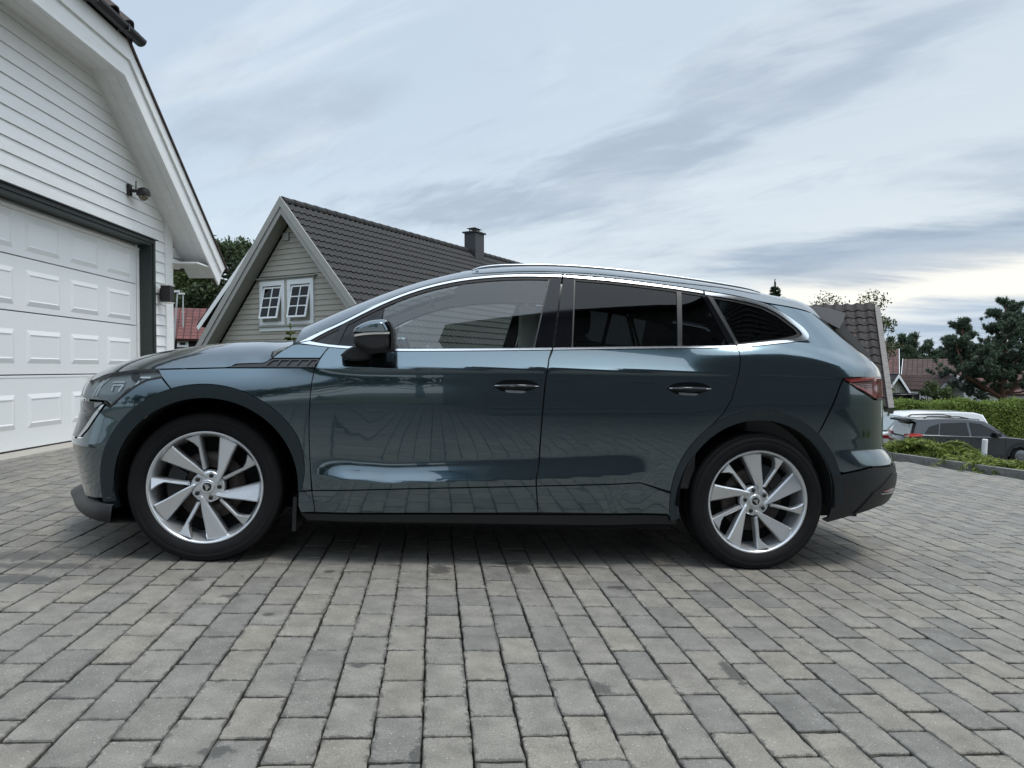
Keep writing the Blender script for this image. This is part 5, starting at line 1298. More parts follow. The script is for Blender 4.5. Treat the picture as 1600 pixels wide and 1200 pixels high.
# windows
wroot = MB(); fr_ = .11
W0, W1, Z0, Z1 = wx0, wx1, wz0, wz1; mid = (W0+W1)/2; yF = HOV-.045
def casement(a0, a1):
    mb = MB(); y0 = HOV-.06
    mb.box((a0, y0, Z0), (a0+fr_, HOV+.03, Z1)); mb.box((a1-fr_, y0, Z0), (a1, HOV+.03, Z1)); mb.box((a0+fr_, y0, Z1-fr_*1.1), (a1-fr_, HOV+.03, Z1)); mb.box((a0+fr_, y0, Z0), (a1-fr_, HOV+.03, Z0+fr_*.7))
    w = mb.build('window', M['winframe'], house)
    mb = MB(); mb.box((a0+fr_, HOV+.12, Z0+.05), (a1-fr_, HOV+.14, Z1-.05)); mb.build('dark_room', M['pane'], w)
    mb = MB(); mb.box((a0+fr_, HOV+.035, Z0+.05), (a0+fr_+.16, HOV+.05, Z1-.1)); mb.build('curtain', M['curtain'], w)
    # open sash tipped out at the foot, hung at the top
    sa0, sa1 = a0+fr_+.02, a1-fr_-.005; sz0, sz1 = Z0+fr_*.7+.06, Z1-fr_*1.1-.03
    b = .045; rot = Matrix.Translation((0, HOV-.01, sz1)) @ Matrix.Rotation(rad(-13), 4, 'X') @ Matrix.Translation((0, -(HOV-.01), -sz1))
    def rb_(nm, p, q, m):
        mb = MB(); mb.box(p, q); mb.v = [tuple(rot @ Vector(v)) for v in mb.v]; mb.build(nm, m, w)
    y0, y1 = HOV-.03, HOV+.0
    for p, q in (((sa0, y0, sz0), (sa0+b, y1, sz1)), ((sa1-b, y0, sz0), (sa1, y1, sz1)), ((sa0+b, y0, sz1-b), (sa1-b, y1, sz1)), ((sa0+b, y0, sz0), (sa1-b, y1, sz0+b))): rb_('sash_rail', p, q, M['winframe'])
    sm = (sa0+sa1)/2; rb_('glazing_bar', (sm-.017, y0, sz0+b), (sm+.017, y1, sz1-b), M['winframe'])
    for j in (1, 2):
        zz2 = sz0+b+(sz1-sz0-2*b)*j/3; rb_('glazing_bar', (sa0+b, y0+.002, zz2-.015), (sm-.018, y1-.002, zz2+.015), M['winframe']); rb_('glazing_bar', (sm+.018, y0+.002, zz2-.015), (sa1-b, y1-.002, zz2+.015), M['winframe'])
    for c in range(2):
        for j in range(3):
            a_, b_ = ((sa0+b, sm-.017), (sm+.017, sa1-b))[c]; h0 = sz0+b+(sz1-sz0-2*b)*j/3; h1 = sz0+b+(sz1-sz0-2*b)*(j+1)/3
            rb_('pane', (a_, y0+.012, h0), (b_, y0+.016, h1), glass_pane)
glass_pane = glass_mat('window_glass_pane', (.55, .57, .56), .0, 1.5, 1.0)
casement(W0, mid-.05); casement(mid+.05, W1)
mb = MB(); mb.box((mid-.05, HOV-.04, Z0), (mid+.05, HOV+.02, Z1)); mb.build('mullion_board', M['greypaint'], house)
mb = MB(); mb.box((W0-.06, HOV-.10, Z0-.05), (W1+.06, HOV+.02, Z0-.005)); mb.build('window_sill', M['greytrim'], house)
mb = MB(); mb.box((W0-.02, HOV-.05, Z0-.16), (W1+.02, HOV+.02, Z0-.055)); mb.build('sill_apron', M['winframe'], house)
mb = MB(); mb.box((W0-.10, HOV-.10, Z1+.06), (W1+.10, HOV+.02, Z1+.09)); mb.box((W0-.02, HOV-.05, Z1+.004), (W1+.02, HOV+.02, Z1+.06)); mb.build('window_hood', M['greytrim'], house)
vx, vz_ = hw(449, 370, HOV); mb = MB(); mb.box((vx-.10, HOV-.07, vz_-.10), (vx+.10, HOV-.0, vz_+.09)); mb.build('gable_vent', M['greytrim'], house)
# chimney on the ridge
def ridge_t(px):                          # distance along the ridge at a pixel column
    lo, hi = 0, 40
    for _ in range(40):
        t = (lo+hi)/2; w = HA+hr_*t-CAMP; d = w.y*CP-w.z*SP
        if 800+FPX*w.x/d < px: lo = t
        else: hi = t
    return lo
tc_ = ridge_t(738); wC = HA+hr_*tc_; dch = wC.y
ctop = at_depth(738, 366, dch).z
mb = MB(); mb.box((-.15, tc_-.30, za-1.2), (.32, tc_+.30, ctop)); ch = mb.build('chimney', mat('black_chimney_cladding', (.045, .046, .050), .45, .3), house)
mb = MB(); mb.box((-.21, tc_-.36, ctop), (.38, tc_+.36, ctop+.05)); mb.build('chimney_cap', M['blackmetal'], ch)
mb = MB(); mb.box((-.02, tc_-.18, ctop+.05), (.20, tc_+.18, ctop+.09))
for a in (-.02, .17):
    for b in (-.18, .15): mb.box((a, tc_+b, ctop+.09), (a+.03, tc_+b+.03, ctop+.17))
mb.hexa([(-.10, tc_-.28, ctop+.17), (.28, tc_-.28, ctop+.17), (.28, tc_+.28, ctop+.17), (-.10, tc_+.28, ctop+.17), (.05, tc_-.05, ctop+.24), (.13, tc_-.05, ctop+.24), (.13, tc_+.05, ctop+.24), (.05, tc_+.05, ctop+.24)]); mb.build('chimney_hat', M['blackmetal'], ch)
mb = MB(); mb.hexa([(.10, tc_-.42, za-.75), (.62, tc_-.42, za-.95), (.62, tc_+.42, za-.95), (.10, tc_+.42, za-.75), (.10, tc_-.42, za-.10), (.58, tc_-.42, za-.78), (.58, tc_+.42, za-.78), (.10, tc_+.42, za-.10)]); mb.build('chimney_flashing', M['blackmetal'], ch)
# white-edged lean-to roof behind the left rake
p0, p1 = at_depth(310, 516, 21.5), at_depth(354, 452, 21.5)
annex = empty('white_edged_shed', 'dark shed whose white roof edge shows left of the grey house', 'shed', Matrix.Translation((p0.x, p0.y, 0)))
dxx, dzz = p1.x-p0.x, p1.z-p0.z
mb = MB(); mb.prism([(0, 0, p0.z), (dxx+1.2, 0, p0.z+dzz*(dxx+1.2)/dxx), (dxx+1.2, 0, p0.z+dzz*(dxx+1.2)/dxx+.2), (-.06, 0, p0.z+.1)], (0, .04, 0)); mb.build('barge_board', M['winframe'], annex)
mb = MB(); mb.prism([(.05, .04, p0.z+.1), (dxx+1.2, .04, p0.z+dzz*(dxx+1.2)/dxx+.16), (dxx+1.2, .04, p0.z+dzz*(dxx+1.2)/dxx+.22), (-.08, .04, p0.z+.16)], (0, 4, 0)); mb.build('roof', M['darktile'], annex)
mb = MB(); mb.prism([(.35, .5, ZG), (dxx+1.2, .5, ZG), (dxx+1.2, .5, p0.z+dzz*(dxx+1.2)/dxx), (.35, .5, p0.z+.35)], (0, 3, 0)); mb.build('wall', mat('black_stained_wood', (.012, .012, .012), .8), annex)
# ---- other houses -------------------------------------------------------------
def tile_far(name, col, course=.33, width=.3):
    m = mat(name, col, .8, noise=(3, .3)); nt = m.node_tree; b = nt.nodes['Principled BSDF']
    tc = nt.nodes.new('ShaderNodeTexCoord'); br = nt.nodes.new('ShaderNodeTexBrick'); mp = nt.nodes.new('ShaderNodeMapping')
    nt.links.new(tc.outputs['UV'], mp.inputs[0]); nt.links.new(mp.outputs[0], br.inputs[0])
    br.inputs['Scale'].default_value = 1.0; br.inputs['Brick Width'].default_value = width; br.inputs['Row Height'].default_value = course; br.inputs['Mortar Size'].default_value = .035; br.inputs['Mortar Smooth'].default_value = .6
    br.offset = 0.0
    br.inputs['Color1'].default_value = (1, 1, 1, 1); br.inputs['Color2'].default_value = (.72, .72, .72, 1); br.inputs['Mortar'].default_value = (.35, .35, .35, 1)
    old = b.inputs['Base Color'].links[0].from_socket; mx = nt.nodes.new('ShaderNodeMix'); mx.data_type = 'RGBA'; mx.blend_type = 'MULTIPLY'; mx.inputs[0].default_value = 1
    nt.links.new(old, mx.inputs[6]); nt.links.new(br.outputs[0], mx.inputs[7]); nt.links.new(mx.outputs[2], b.inputs['Base Color'])
    bp = nt.nodes.new('ShaderNodeBump'); bp.inputs['Distance'].default_value = .05; bp.inputs['Strength'].default_value = .8; nt.links.new(br.outputs['Fac'], bp.inputs['Height']); bp.invert = True; nt.links.new(bp.outputs[0], b.inputs['Normal'])
    return m
def roof_quad(name, P, m, parent, th=.12):  # P: eave-left, eave-right, ridge-right, ridge-left
    P = [Vector(p) for p in P]; n = (P[1]-P[0]).cross(P[3]-P[0]).normalized()
    if n.z < 0: n = -n
    v = [tuple(p) for p in P]+[tuple(p-n*th) for p in P]
    o = pymesh(name, v, [(0, 1, 2, 3), (7, 6, 5, 4), (0, 4, 5, 1), (1, 5, 6, 2), (2, 6, 7, 3), (3, 7, 4, 0)], m, parent)
    uv = o.data.uv_layers.new(); u_ = (P[1]-P[0]).normalized(); s_ = (P[3]-P[0]); s_ = (s_-u_*s_.dot(u_)).normalized()
    for l in o.data.loops:
        q = Vector(o.data.vertices[l.vertex_index].co)-P[0]; uv.data[l.index].uv = (q.dot(u_), q.dot(s_))
    return o
def gable_house(name, label, origin, yaw, length, width, z_g, z_e, z_r, wm, rm, trim, ov=.4, group=None, wins=()):
    """ridge along local x from 0 to length, centred on y = 0; the local -y slope faces the viewer"""
    h = empty(name, label, 'house', Matrix.Translation((origin[0], origin[1], 0)) @ Matrix.Rotation(yaw, 4, 'Z'), group)
    mb = MB(); w2 = width/2
    mb.prism([(0, -w2, z_g), (0, w2, z_g), (0, w2, z_e), (0, 0, z_r-.1), (0, -w2, z_e)], (length, 0, 0)); mb.build('wall', wm, h)
    sl = (z_r-z_e)/w2; we = w2+ov; ze = z_e-ov*sl
    roof_quad('roof', [(-ov, -we, ze), (length+ov, -we, ze), (length+ov, 0, z_r), (-ov, 0, z_r)], rm, h)
    roof_quad('roof', [(length+ov, we, ze), (-ov, we, ze), (-ov, 0, z_r), (length+ov, 0, z_r)], rm, h)
    for x in (-ov-.03, length+ov):
        for s in (-1, 1):
            mb = MB(); mb.prism([(x, s*(we+.02), ze-.16), (x, 0, z_r-.16), (x, 0, z_r+.03), (x, s*(we+.02), ze+.03)], (.03, 0, 0)); mb.build('barge_board', trim, h)
    for (x0, x1, z0, z1) in wins:
        mb = MB(); mb.box((x0, -w2-.04, z0), (x1, -w2, z1)); wd = mb.build('window', M['winframe'], h)
        mb = MB(); mb.box((x0+.09, -w2-.05, z0+.09), ((x0+x1)/2-.04, -w2-.041, z1-.09)); mb.build('pane', M['pane'], wd)
        mb = MB(); mb.box(((x0+x1)/2+.04, -w2-.05, z0+.09), (x1-.09, -w2-.041, z1-.09)); mb.build('pane', M['pane'], wd)
    return h
M['redtile'] = tile_far('red_brown_tile', (.16, .055, .048)); M['browntile2'] = tile_far('brown_tile_far', (.085, .048, .042)); M['browntile3'] = tile_far('rust_brown_tile_far', (.115, .050, .042)); M['darktile2'] = tile_far('dark_tile_far', (.05, .048, .05))
M['darkwall'] = mat('black_stained_boards', (.012, .012, .013), .8); M['whitewall'] = mat('white_render', (.72, .73, .72), .7, noise=(2, .06))
M['cream'] = mat('cream_boards', (.62, .60, .50), .7, noise=(4, .08))
q = at_depth(321, 482, 36.0); yaw = rad(21); L_ = 6.5
p = Vector((q.x-L_*math.cos(yaw), q.y-L_*math.sin(yaw), q.z))
hh_ = gable_house('red_roofed_house', 'dark house with red tiled roof seen beside the garage', (p.x, p.y), yaw, L_, 5.0, -1.5, q.z-1.45, q.z, M['darkwall'], M['redtile'], M['darkwall'], .35)
wp = at_depth(273, 541, 32.0); wq = at_depth(291, 530, 32.0)
inv = hh_.matrix_world.inverted(); a, b = inv @ wp, inv @ wq
mb = MB(); mb.box((a.x, -2.59, a.z), (b.x, -2.50, b.z)); w_ = mb.build('window', M['winframe'], hh_)
mb = MB(); mb.box((a.x+.12, -2.61, a.z+.1), (b.x-.12, -2.592, b.z-.1)); mb.build('pane', M['pane'], w_)
# street lamps in front of the trees
for (x0, y0, x1, y1, Y, lab) in ((277.5, 456, 270, 552, 27, 'taller thin street lamp between garage and red roof'), (286, 459.5, 286, 540, 34, 'shorter far street lamp above the red tiled roof')):
    t = at_depth(x0, y0, Y); b = at_depth(x1, y1, Y)
    l = empty('street_lamp', lab, 'street lamp', Matrix.Translation((b.x, b.y, 0)), 'street lamps by the red roof')
    zl0 = terrain(b.x, b.y); fx = t.x-b.x; k = (b.z-zl0)/(t.z-b.z)
    mb = MB(); mb.tube([(-fx*k*.3, 0, zl0), (0, 0, b.z), (fx, 0, t.z)], [.055, .045, .03], 8); mb.build('pole', mat('galvanised_pole', (.42, .45, .45), .45, .4), l)
    mb = MB(); s_ = -1 if Y < 30 else -1; mb.box((fx-.24, -.06, t.z-.02), (fx+.06, .06, t.z+.06)); mb.build('lamp_head', mat('pale_lamp_head', (.6, .63, .62), .4), l)
# dark-roofed neighbour right behind the tail of the car: real tiles on the slope that faces us
E0, R0 = at_depth(1386, 636, 19.3), at_depth(1366, 486, 22.0)
ru = Vector((-.94, .35, 0)).normalized(); drop = R0-E0
nb = empty('dark_roofed_house', 'neighbour house with mossy dark pantile roof and weathered edge board', 'house', Matrix.Identity(4))
LEN = 7.0
A_, B_ = E0+ru*LEN, R0+ru*LEN
roofn = roof_quad('roof', [A_, E0, R0, B_], M['browntile'], nb, .10)
back = R0+Vector((drop.x, drop.y, -drop.z)); roof_quad('roof', [back, back+ru*LEN, B_, R0], M['browntile'], nb, .10)
s_d = drop.normalized(); sl_ = drop.length
M['mossytile'] = mat('mossy_dark_tile', (.034, .028, .026), .85, noise=(5, .5), bump=(50, .5, .008))
me_t, Mx = tile_rows(roofn, E0-ru*.05, ru, s_d, 11, int(sl_/.335)+1, .30, .335, M['mossytile'], hgt=.05)
place_tiles(roofn, me_t, Mx)
nr_ = ru.cross(s_d).normalized(); nr_ = nr_ if nr_.z > 0 else -nr_
mb = MB(); o_ = -ru*.02; P = [E0+o_-s_d*.1-nr_*.16, R0+o_+s_d*.12-nr_*.16, R0+o_+s_d*.12+nr_*.09, E0+o_-s_d*.1+nr_*.09]; mb.prism(P, -ru*.14); mb.build('edge_board', mat('weathered_grey_wood', (.21, .195, .18), .85, noise=(6, .35, (1, 1, 6))), nb)
mb = MB(); mb.prism([E0-s_d*.08+Vector((0, 0, -.22)), A_-s_d*.08+Vector((0, 0, -.22)), A_-s_d*.08+Vector((0, 0, -.08)), E0-s_d*.08+Vector((0, 0, -.08))], (.02, .05, 0)); mb.build('fascia', M['winframe'], nb)
wl_ = [E0+Vector((.25, .8, 0))+ru*.5, E0+Vector((.25, .8, 0))+ru*LEN, back+ru*LEN, back+ru*.5]
mb = MB(); mb.hexa([(v.x, v.y, -2.7) for v in wl_]+[(v.x, v.y, E0.z-.02) for v in wl_]); mb.build('wall', M['darkwall'], nb)
# rust-roofed house with white verge, its porch gable, the wide brown roof and the little gable
zg_ = -2.6
def tri(px0, py0, Y0): return at_depth(px0, py0, Y0)
p = at_depth(1404, 545.5, 41); e_ = at_depth(1404, 585, 38)
gable_house('rust_roofed_house', 'house with rust-brown tiled roof and bright white verge board', (p.x-6.3*.88, p.y+6.3*.47), rad(-28), 6.0, 6.4, zg_, e_.z, p.z, M['whitewall'], M['browntile3'], M['winframe'], .3)
p = at_depth(1400, 584, 35); e_ = at_depth(1420, 622, 35)
ph = empty('porch_gable', 'small cream porch gable with dark roof and white barge boards', 'porch', Matrix.Translation((p.x, p.y, 0)) @ Matrix.Rotation(rad(-6), 4, 'Z'))
hw_ = e_.x-p.x+.1; dzp = p.z-e_.z
mb = MB(); mb.prism([(-hw_*1.0+.1, 0, zg_), (hw_-.1, 0, zg_), (hw_-.1, 0, e_.z+.1), (0, 0, p.z-.15), (-hw_*1.0+.1, 0, e_.z+.1)], (0, .1, 0)); mb.build('gable_wall', M['cream'], ph)
for k in range(9):
    x = -hw_+.25+k*(2*hw_-.5)/8; mb = MB(); mb.box((x-.02, -.03, zg_), (x+.02, -.001, p.z-.2-abs(x)/hw_*dzp)); mb.build('batten', M['cream'], ph)
for s in (-1, 1):
    mb = MB(); mb.prism([(0, -.35, p.z), (s*hw_, -.35, e_.z), (s*hw_, -.35, e_.z-.17), (0, -.35, p.z-.19)], (0, .04, 0)); mb.build('barge_board', M['winframe'], ph)
    P4 = [(s*hw_, -.34, e_.z+.02), (s*hw_, 4, e_.z+.02), (0, 4, p.z+.02), (0, -.34, p.z+.02)]
    roof_quad('roof', P4 if s > 0 else [P4[1], P4[0], P4[3], P4[2]], M['darktile2'], ph, .06)
p = at_depth(1412, 561, 50); q = at_depth(1500, 561, 50); e_ = at_depth(1430, 611, 46)
gable_house('brown_roofed_house', 'long low house under a wide plain brown tiled roof', (p.x+.3, p.y), rad(-31), 9.5, 8.0, zg_, e_.z-.1, p.z, M['whitewall'], M['browntile2'], M['winframe'], .3, None, ((.6, 1.7, e_.z-1.0, e_.z-.25), (2.2, 3.2, e_.z-1.0, e_.z-.25)))
for (px, py) in ((1443.5, 592.5), (1452, 593)):
    v_ = at_depth(px, py, 47.0); o = empty('roof_vent', 'left vent cowl on the wide brown roof' if px < 1448 else 'right vent cowl on the wide brown roof', 'roof vent', Matrix.Translation(v_))
    mb = MB(); mb.tube([(0, 0, -.3), (0, 0, .12)], .09, 8); mb.build('pipe', M['browntile'], o); mb = MB(); mb.tube([(0, 0, .12), (0, 0, .26)], [.15, .04], 8); mb.build('cowl', M['browntile'], o)
p = at_depth(1489, 587, 37); e_ = at_depth(1459, 611, 37)
lg = empty('small_gable_roof', 'little gable roof with white barge board left of the pine', 'roof', Matrix.Translation((p.x, p.y, 0)) @ Matrix.Rotation(rad(8), 4, 'Z'))
hw_ = p.x-e_.x; dzp = p.z-e_.z
for s in (-1, 1):
    mb = MB(); mb.prism([(0, -.05, p.z), (s*hw_, -.05, e_.z), (s*hw_, -.05, e_.z-.24), (0, -.05, p.z-.26)], (0, .05, 0)); mb.build('barge_board', M['winframe'], lg)
    P4 = [(s*hw_, -.04, e_.z+.03), (s*hw_, 5, e_.z+.03), (0, 5, p.z+.03), (0, -.04, p.z+.03)]; roof_quad('roof', P4 if s > 0 else [P4[1], P4[0], P4[3], P4[2]], M['browntile2'], lg, .05)
mb = MB(); mb.prism([(-hw_*.9, .3, zg_), (hw_*.9, .3, zg_), (hw_*.9, .3, e_.z-.1), (0, .3, p.z-.25), (-hw_*.9, .3, e_.z-.1)], (0, 4, 0)); mb.build('wall', M['whitewall'], lg)
# white building glimpsed under the pine
p = at_depth(1510, 606, 44)
gable_house('white_low_house', 'white walled house glimpsed under the pine branches', (p.x-.5, p.y), 0, 12, 6, zg_, p.z-.15, p.z+.9, M['whitewall'], M['browntile3'], M['winframe'], .3)
# trampoline net
p = at_depth(1385, 632, 33); q = at_depth(1449, 632, 33); zt2 = at_depth(1440, 616, 33).z
tr_ = empty('trampoline', 'black netted garden trampoline behind the hedge', 'trampoline', Matrix.Translation(((p.x+q.x)/2, 34, 0)))
rt = (q.x-p.x)/2
mnet = glass_mat('black_net', (.28, .28, .28), .6, 1.05, .2)
v, f = [], []
for k in range(25):
    a = 2*math.pi*k/24; v += [(rt*math.cos(a), rt*math.sin(a), -1.9), (rt*math.cos(a), rt*math.sin(a), zt2-.05)]
pymesh('net', v, [(2*k, 2*k+2, 2*k+3, 2*k+1) for k in range(24)], mnet, tr_)
for k in range(8):
    a = 2*math.pi*k/8+.3; mb = MB(); mb.tube([(rt*math.cos(a), rt*math.sin(a), -2.6), (rt*math.cos(a), rt*math.sin(a), zt2)], .05, 6); mb.build('padded_pole', M['blackmetal'], tr_)
mb = MB(); mb.tube([(rt*math.cos(2*math.pi*k/24), rt*math.sin(2*math.pi*k/24), zt2-.02) for k in range(25)], .03, 5, False); mb.build('top_ring', M['blackmetal'], tr_)

# ---- plants ---------------------------------------------------------------------
M['bark'] = mat('bark', (.085, .060, .045), .9, noise=(12, .4, (1, 1, .3))); M['pinebark'] = mat('pine_bark', (.14, .075, .05), .9, noise=(9, .4, (1, 1, .3))); M['birchbark'] = mat('birch_bark', (.42, .40, .37), .8, noise=(6, .5, (1, 1, 4)))
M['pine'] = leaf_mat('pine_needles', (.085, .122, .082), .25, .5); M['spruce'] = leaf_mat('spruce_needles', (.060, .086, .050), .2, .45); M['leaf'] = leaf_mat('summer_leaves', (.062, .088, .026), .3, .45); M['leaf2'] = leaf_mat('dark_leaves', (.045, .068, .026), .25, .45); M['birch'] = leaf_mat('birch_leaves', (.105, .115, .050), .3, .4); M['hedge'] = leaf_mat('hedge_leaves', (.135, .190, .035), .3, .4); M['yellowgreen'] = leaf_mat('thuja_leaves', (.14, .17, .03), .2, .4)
def crown(name, clumps, n, size, m, parent, seed=1, aspect=1.7, shell=.55):
    r = np.random.default_rng(seed); C = np.array([c[:3] for c in clumps]); Rr = np.array([c[3] if len(c) == 4 else 0 for c in clumps]); 
    w = Rr**2; w = w/w.sum(); k = r.choice(len(C), n, p=w)
    d = r.normal(size=(n, 3)); d /= np.linalg.norm(d, axis=1, keepdims=True); rad_ = (shell+(1-shell)*r.random(n))*(1+.18*r.normal(size=n))
    p = C[k]+d*(Rr[k]*rad_)[:, None]*np.array([1, 1, .8])
    return leaf_mesh(name, p, d+r.normal(size=(n, 3))*.7+np.array([0, 0, .3]), size*(.6+.8*r.random(n)), m, parent, aspect)
def broadleaf(name, label, base, h, r, m, n, size, seed, group=None, bark='bark', droop=0, cat='tree'):
    t = empty(name, label, cat, Matrix.Translation(base), group); q = random.Random(seed)
    clumps = []; mb = MB(); mb.tube([(0, 0, -.3), (q.uniform(-.1, .1)*r, 0, h*.45), (q.uniform(-.15, .15)*r, q.uniform(-.1, .1)*r, h*.88)], [r*.07, r*.05, r*.015], 7)
    for k in range(13):
        a = q.uniform(0, 6.28); zf = q.uniform(.30, .97); rf_ = r*math.sqrt(max(.05, 1-((zf-.55)/.5)**2))*q.uniform(.35, .9)
        c = (rf_*math.cos(a), rf_*math.sin(a), h*zf); clumps.append((*c, r*q.uniform(.22, .42)))
        mb.tube([(0, 0, h*zf*.55), (c[0]*.5, c[1]*.5, h*zf*.82), c], [r*.03, r*.02, r*.006], 5)
        if droop: clumps.append((c[0]*1.1, c[1]*1.1, c[2]-r*.35, r*.2))
    mb.build('trunk', M[bark], t); crown('crown', clumps, n, size, m, t, seed); return t
def conifer(name, label, base, h, r, m, seed, dens=1.0, size=.28, group=None, start=.12, ragged=.25):
    t = empty(name, label, 'tree', Matrix.Translation(base), group); q = np.random.default_rng(seed)
    mb = MB(); mb.tube([(0, 0, -.3), (0, 0, h*.5), (0, 0, h)], [h*.018, h*.012, h*.003], 7)
    P, N_, D, Sz = [], [], [], []
    lv = int(h*2.3*dens)
    for i in range(lv):
        zf = start+(1-start)*i/lv; L = r*(1-zf)**.85*(1+ragged*q.normal())+.05*r
        for b in range(5 if zf < .9 else 4):
            a = q.uniform(0, 6.28); dr = np.array([math.cos(a), math.sin(a), -.28+.55*zf]); o = np.array([0, 0, h*zf])
            if i % 2 == 0 and b < 3: mb.tube([tuple(o), tuple(o+dr*L*.9)], [h*.004, .006], 4, False)
            nn = max(5, int(L/size*6*dens))
            for k in range(nn):
                s = q.random()**.7; sd_ = np.cross(dr, [0, 0, 1]); c = o+dr*L*s+sd_*q.normal()*.16*L*(1-s*.6)+np.array([0, 0, q.normal()*.05*L])
                di = dr*.8+sd_*q.normal()*.7+np.array([0, 0, q.normal()*.25]); P.append(c); D.append(di); N_.append(np.array([0, 0, 1])+q.normal(size=3)*.6); Sz.append(size*q.uniform(.7, 1.4))
    for k in range(6): P.append(np.array([0, 0, h*(1+.01*k)])); D.append(np.array([q.normal()*.3, q.normal()*.3, 1])); N_.append(q.normal(size=3)); Sz.append(size)
    mb.build('trunk', M['bark'], t); leaf_mesh('crown', P, N_, Sz, m, t, 2.2, D); return t
def pine(name, label, base, h, r, m, seed, n_tuft=1, size=.16, group=None, lower=.22, cat='tree', leaders=1):
    """open-crowned pine: limbs that turn up at the tips, carrying tufts of needles"""
    t = empty(name, label, cat, Matrix.Translation(base), group); q = np.random.default_rng(seed)
    mb = MB(); tops = [(0, 0, h)] if leaders == 1 else [(.05*r, 0, h), (-.70*r, .1*r, h*.86), (.62*r, -.1*r, h*.84), (-.95*r, -.1*r, h*.72)]
    mb.tube([(0, 0, -.4), (.02*r, 0, h*.30), (.04*r, 0, h*.6), tops[0]], [h*.034, h*.026, h*.018, h*.004], 9)
    for tp in tops[1:]: mb.tube([(0, 0, h*.30), (tp[0]*.75, tp[1], h*.45), tp], [h*.016, h*.013, h*.004], 7)
    P, N_, D, Sz = [], [], [], []
    def tuft(c, d, s):
        for k in range(int(46*n_tuft)):
            di = d*.9+q.normal(size=3)*.75; di /= np.linalg.norm(di); P.append(np.array(c)+di*s*.55*q.random()); D.append(di); N_.append(q.normal(size=3)); Sz.append(s*q.uniform(.6, 1.1))
    def limb(o, a, L, up, lv=0):
        dr = np.array([math.cos(a), math.sin(a), 0.]); pts = [np.array(o)+dr*L*s+np.array([0, 0, L*(up*s+.42*s*s)]) for s in (0, .35, .7, 1)]
        mb.tube([tuple(x) for x in pts], [h*.008*(1-.35*lv), h*.006*(1-.35*lv), h*.004*(1-.3*lv), .008], 5, False)
        for s in np.linspace(.35, 1, 5):
            i = min(2, int(s*3)); c = np.array(o)+dr*L*s+np.array([0, 0, L*(up*s+.42*s*s)])
            for k in range(2):
                off = q.normal(size=3)*np.array([.22, .22, .10])*L; tuft(c+off, np.array([0, 0, .8])+dr*.5, size*q.uniform(.9, 1.7))
        if lv == 0:
            for k in range(3):
                s = q.uniform(.4, .95); c = np.array(o)+dr*L*s+np.array([0, 0, L*(up*s+.42*s*s)]); limb(c, a+q.choice([-1, 1])*q.uniform(.5, 1.1), L*q.uniform(.3, .5), q.uniform(.0, .4), 1)
    for ti, tp in enumerate(tops):
        z0 = h*lower if ti == 0 else h*.42; nl = int((32 if ti == 0 else 15)*min(1, n_tuft+.25))
        for i in range(nl):
            zf = i/nl; zz3 = z0+(tp[2]-z0)*zf; f_ = (zz3-h*.3)/(tp[2]-h*.3) if zz3 > h*.3 else 0
            ox = tp[0]*min(1, max(0, (zz3-h*.30)/(h*.4))) if ti else .04*r
            L = (r*1.0 if ti == 0 else r*.5)*((1-zf)**(.95 if leaders > 1 else .62))*q.uniform(.5, 1.12)+.07*r
            limb((ox, tp[1]*(ti > 0), zz3), q.uniform(0, 6.28), L, q.uniform(-.22, .18)*(1-zf)+.35*zf)
        tuft(tp, np.array([0, 0, 1.]), size*2); tuft((tp[0], tp[1], tp[2]-.2), np.array([0, 0, 1.]), size*2)
    mb.build('trunk', M['pinebark'], t); leaf_mesh('crown', P, N_, Sz, m, t, 6.0, D); return t
# left, behind the garage
def basez(p): return terrain(p.x, p.y)
def tree_at(px, py, Y): t = at_depth(px, py, Y); z = min(terrain(t.x, t.y), t.z-2); return (t.x, t.y, z), t.z-z
b, h = tree_at(358, 383, 46); conifer('spruce_tree', 'dark pointed spruce rising beside the garage roof edge', b, h, h*.21, M['spruce'], 3, 1.5, .34)
b, h = tree_at(338, 366, 52); broadleaf('tall_tree', 'tall dark round-topped tree behind the garage eave', b, h, h*.26, M['leaf2'], 7000, .30, 4)
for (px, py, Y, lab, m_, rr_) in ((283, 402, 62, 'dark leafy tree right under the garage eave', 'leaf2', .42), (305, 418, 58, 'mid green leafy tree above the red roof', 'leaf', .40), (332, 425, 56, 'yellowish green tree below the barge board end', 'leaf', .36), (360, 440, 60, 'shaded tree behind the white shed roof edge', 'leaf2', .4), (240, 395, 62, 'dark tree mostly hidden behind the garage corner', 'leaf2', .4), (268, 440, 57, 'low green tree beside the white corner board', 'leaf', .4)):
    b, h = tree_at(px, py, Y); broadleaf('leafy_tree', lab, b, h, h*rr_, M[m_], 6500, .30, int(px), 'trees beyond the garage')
# small thuja in front of the grey house
b, h = tree_at(453.5, 512, 16.5); conifer('thuja_shrub', 'small yellow-green thuja tip in front of the grey house', b, h, .45, M['yellowgreen'], 9, 3.0, .12)
b, h = tree_at(1211, 447, 60); conifer('spruce_tree', 'lone spruce tip peeping over the car roof', b, h, h*.30, M['spruce'], 13, 2.6, .42)
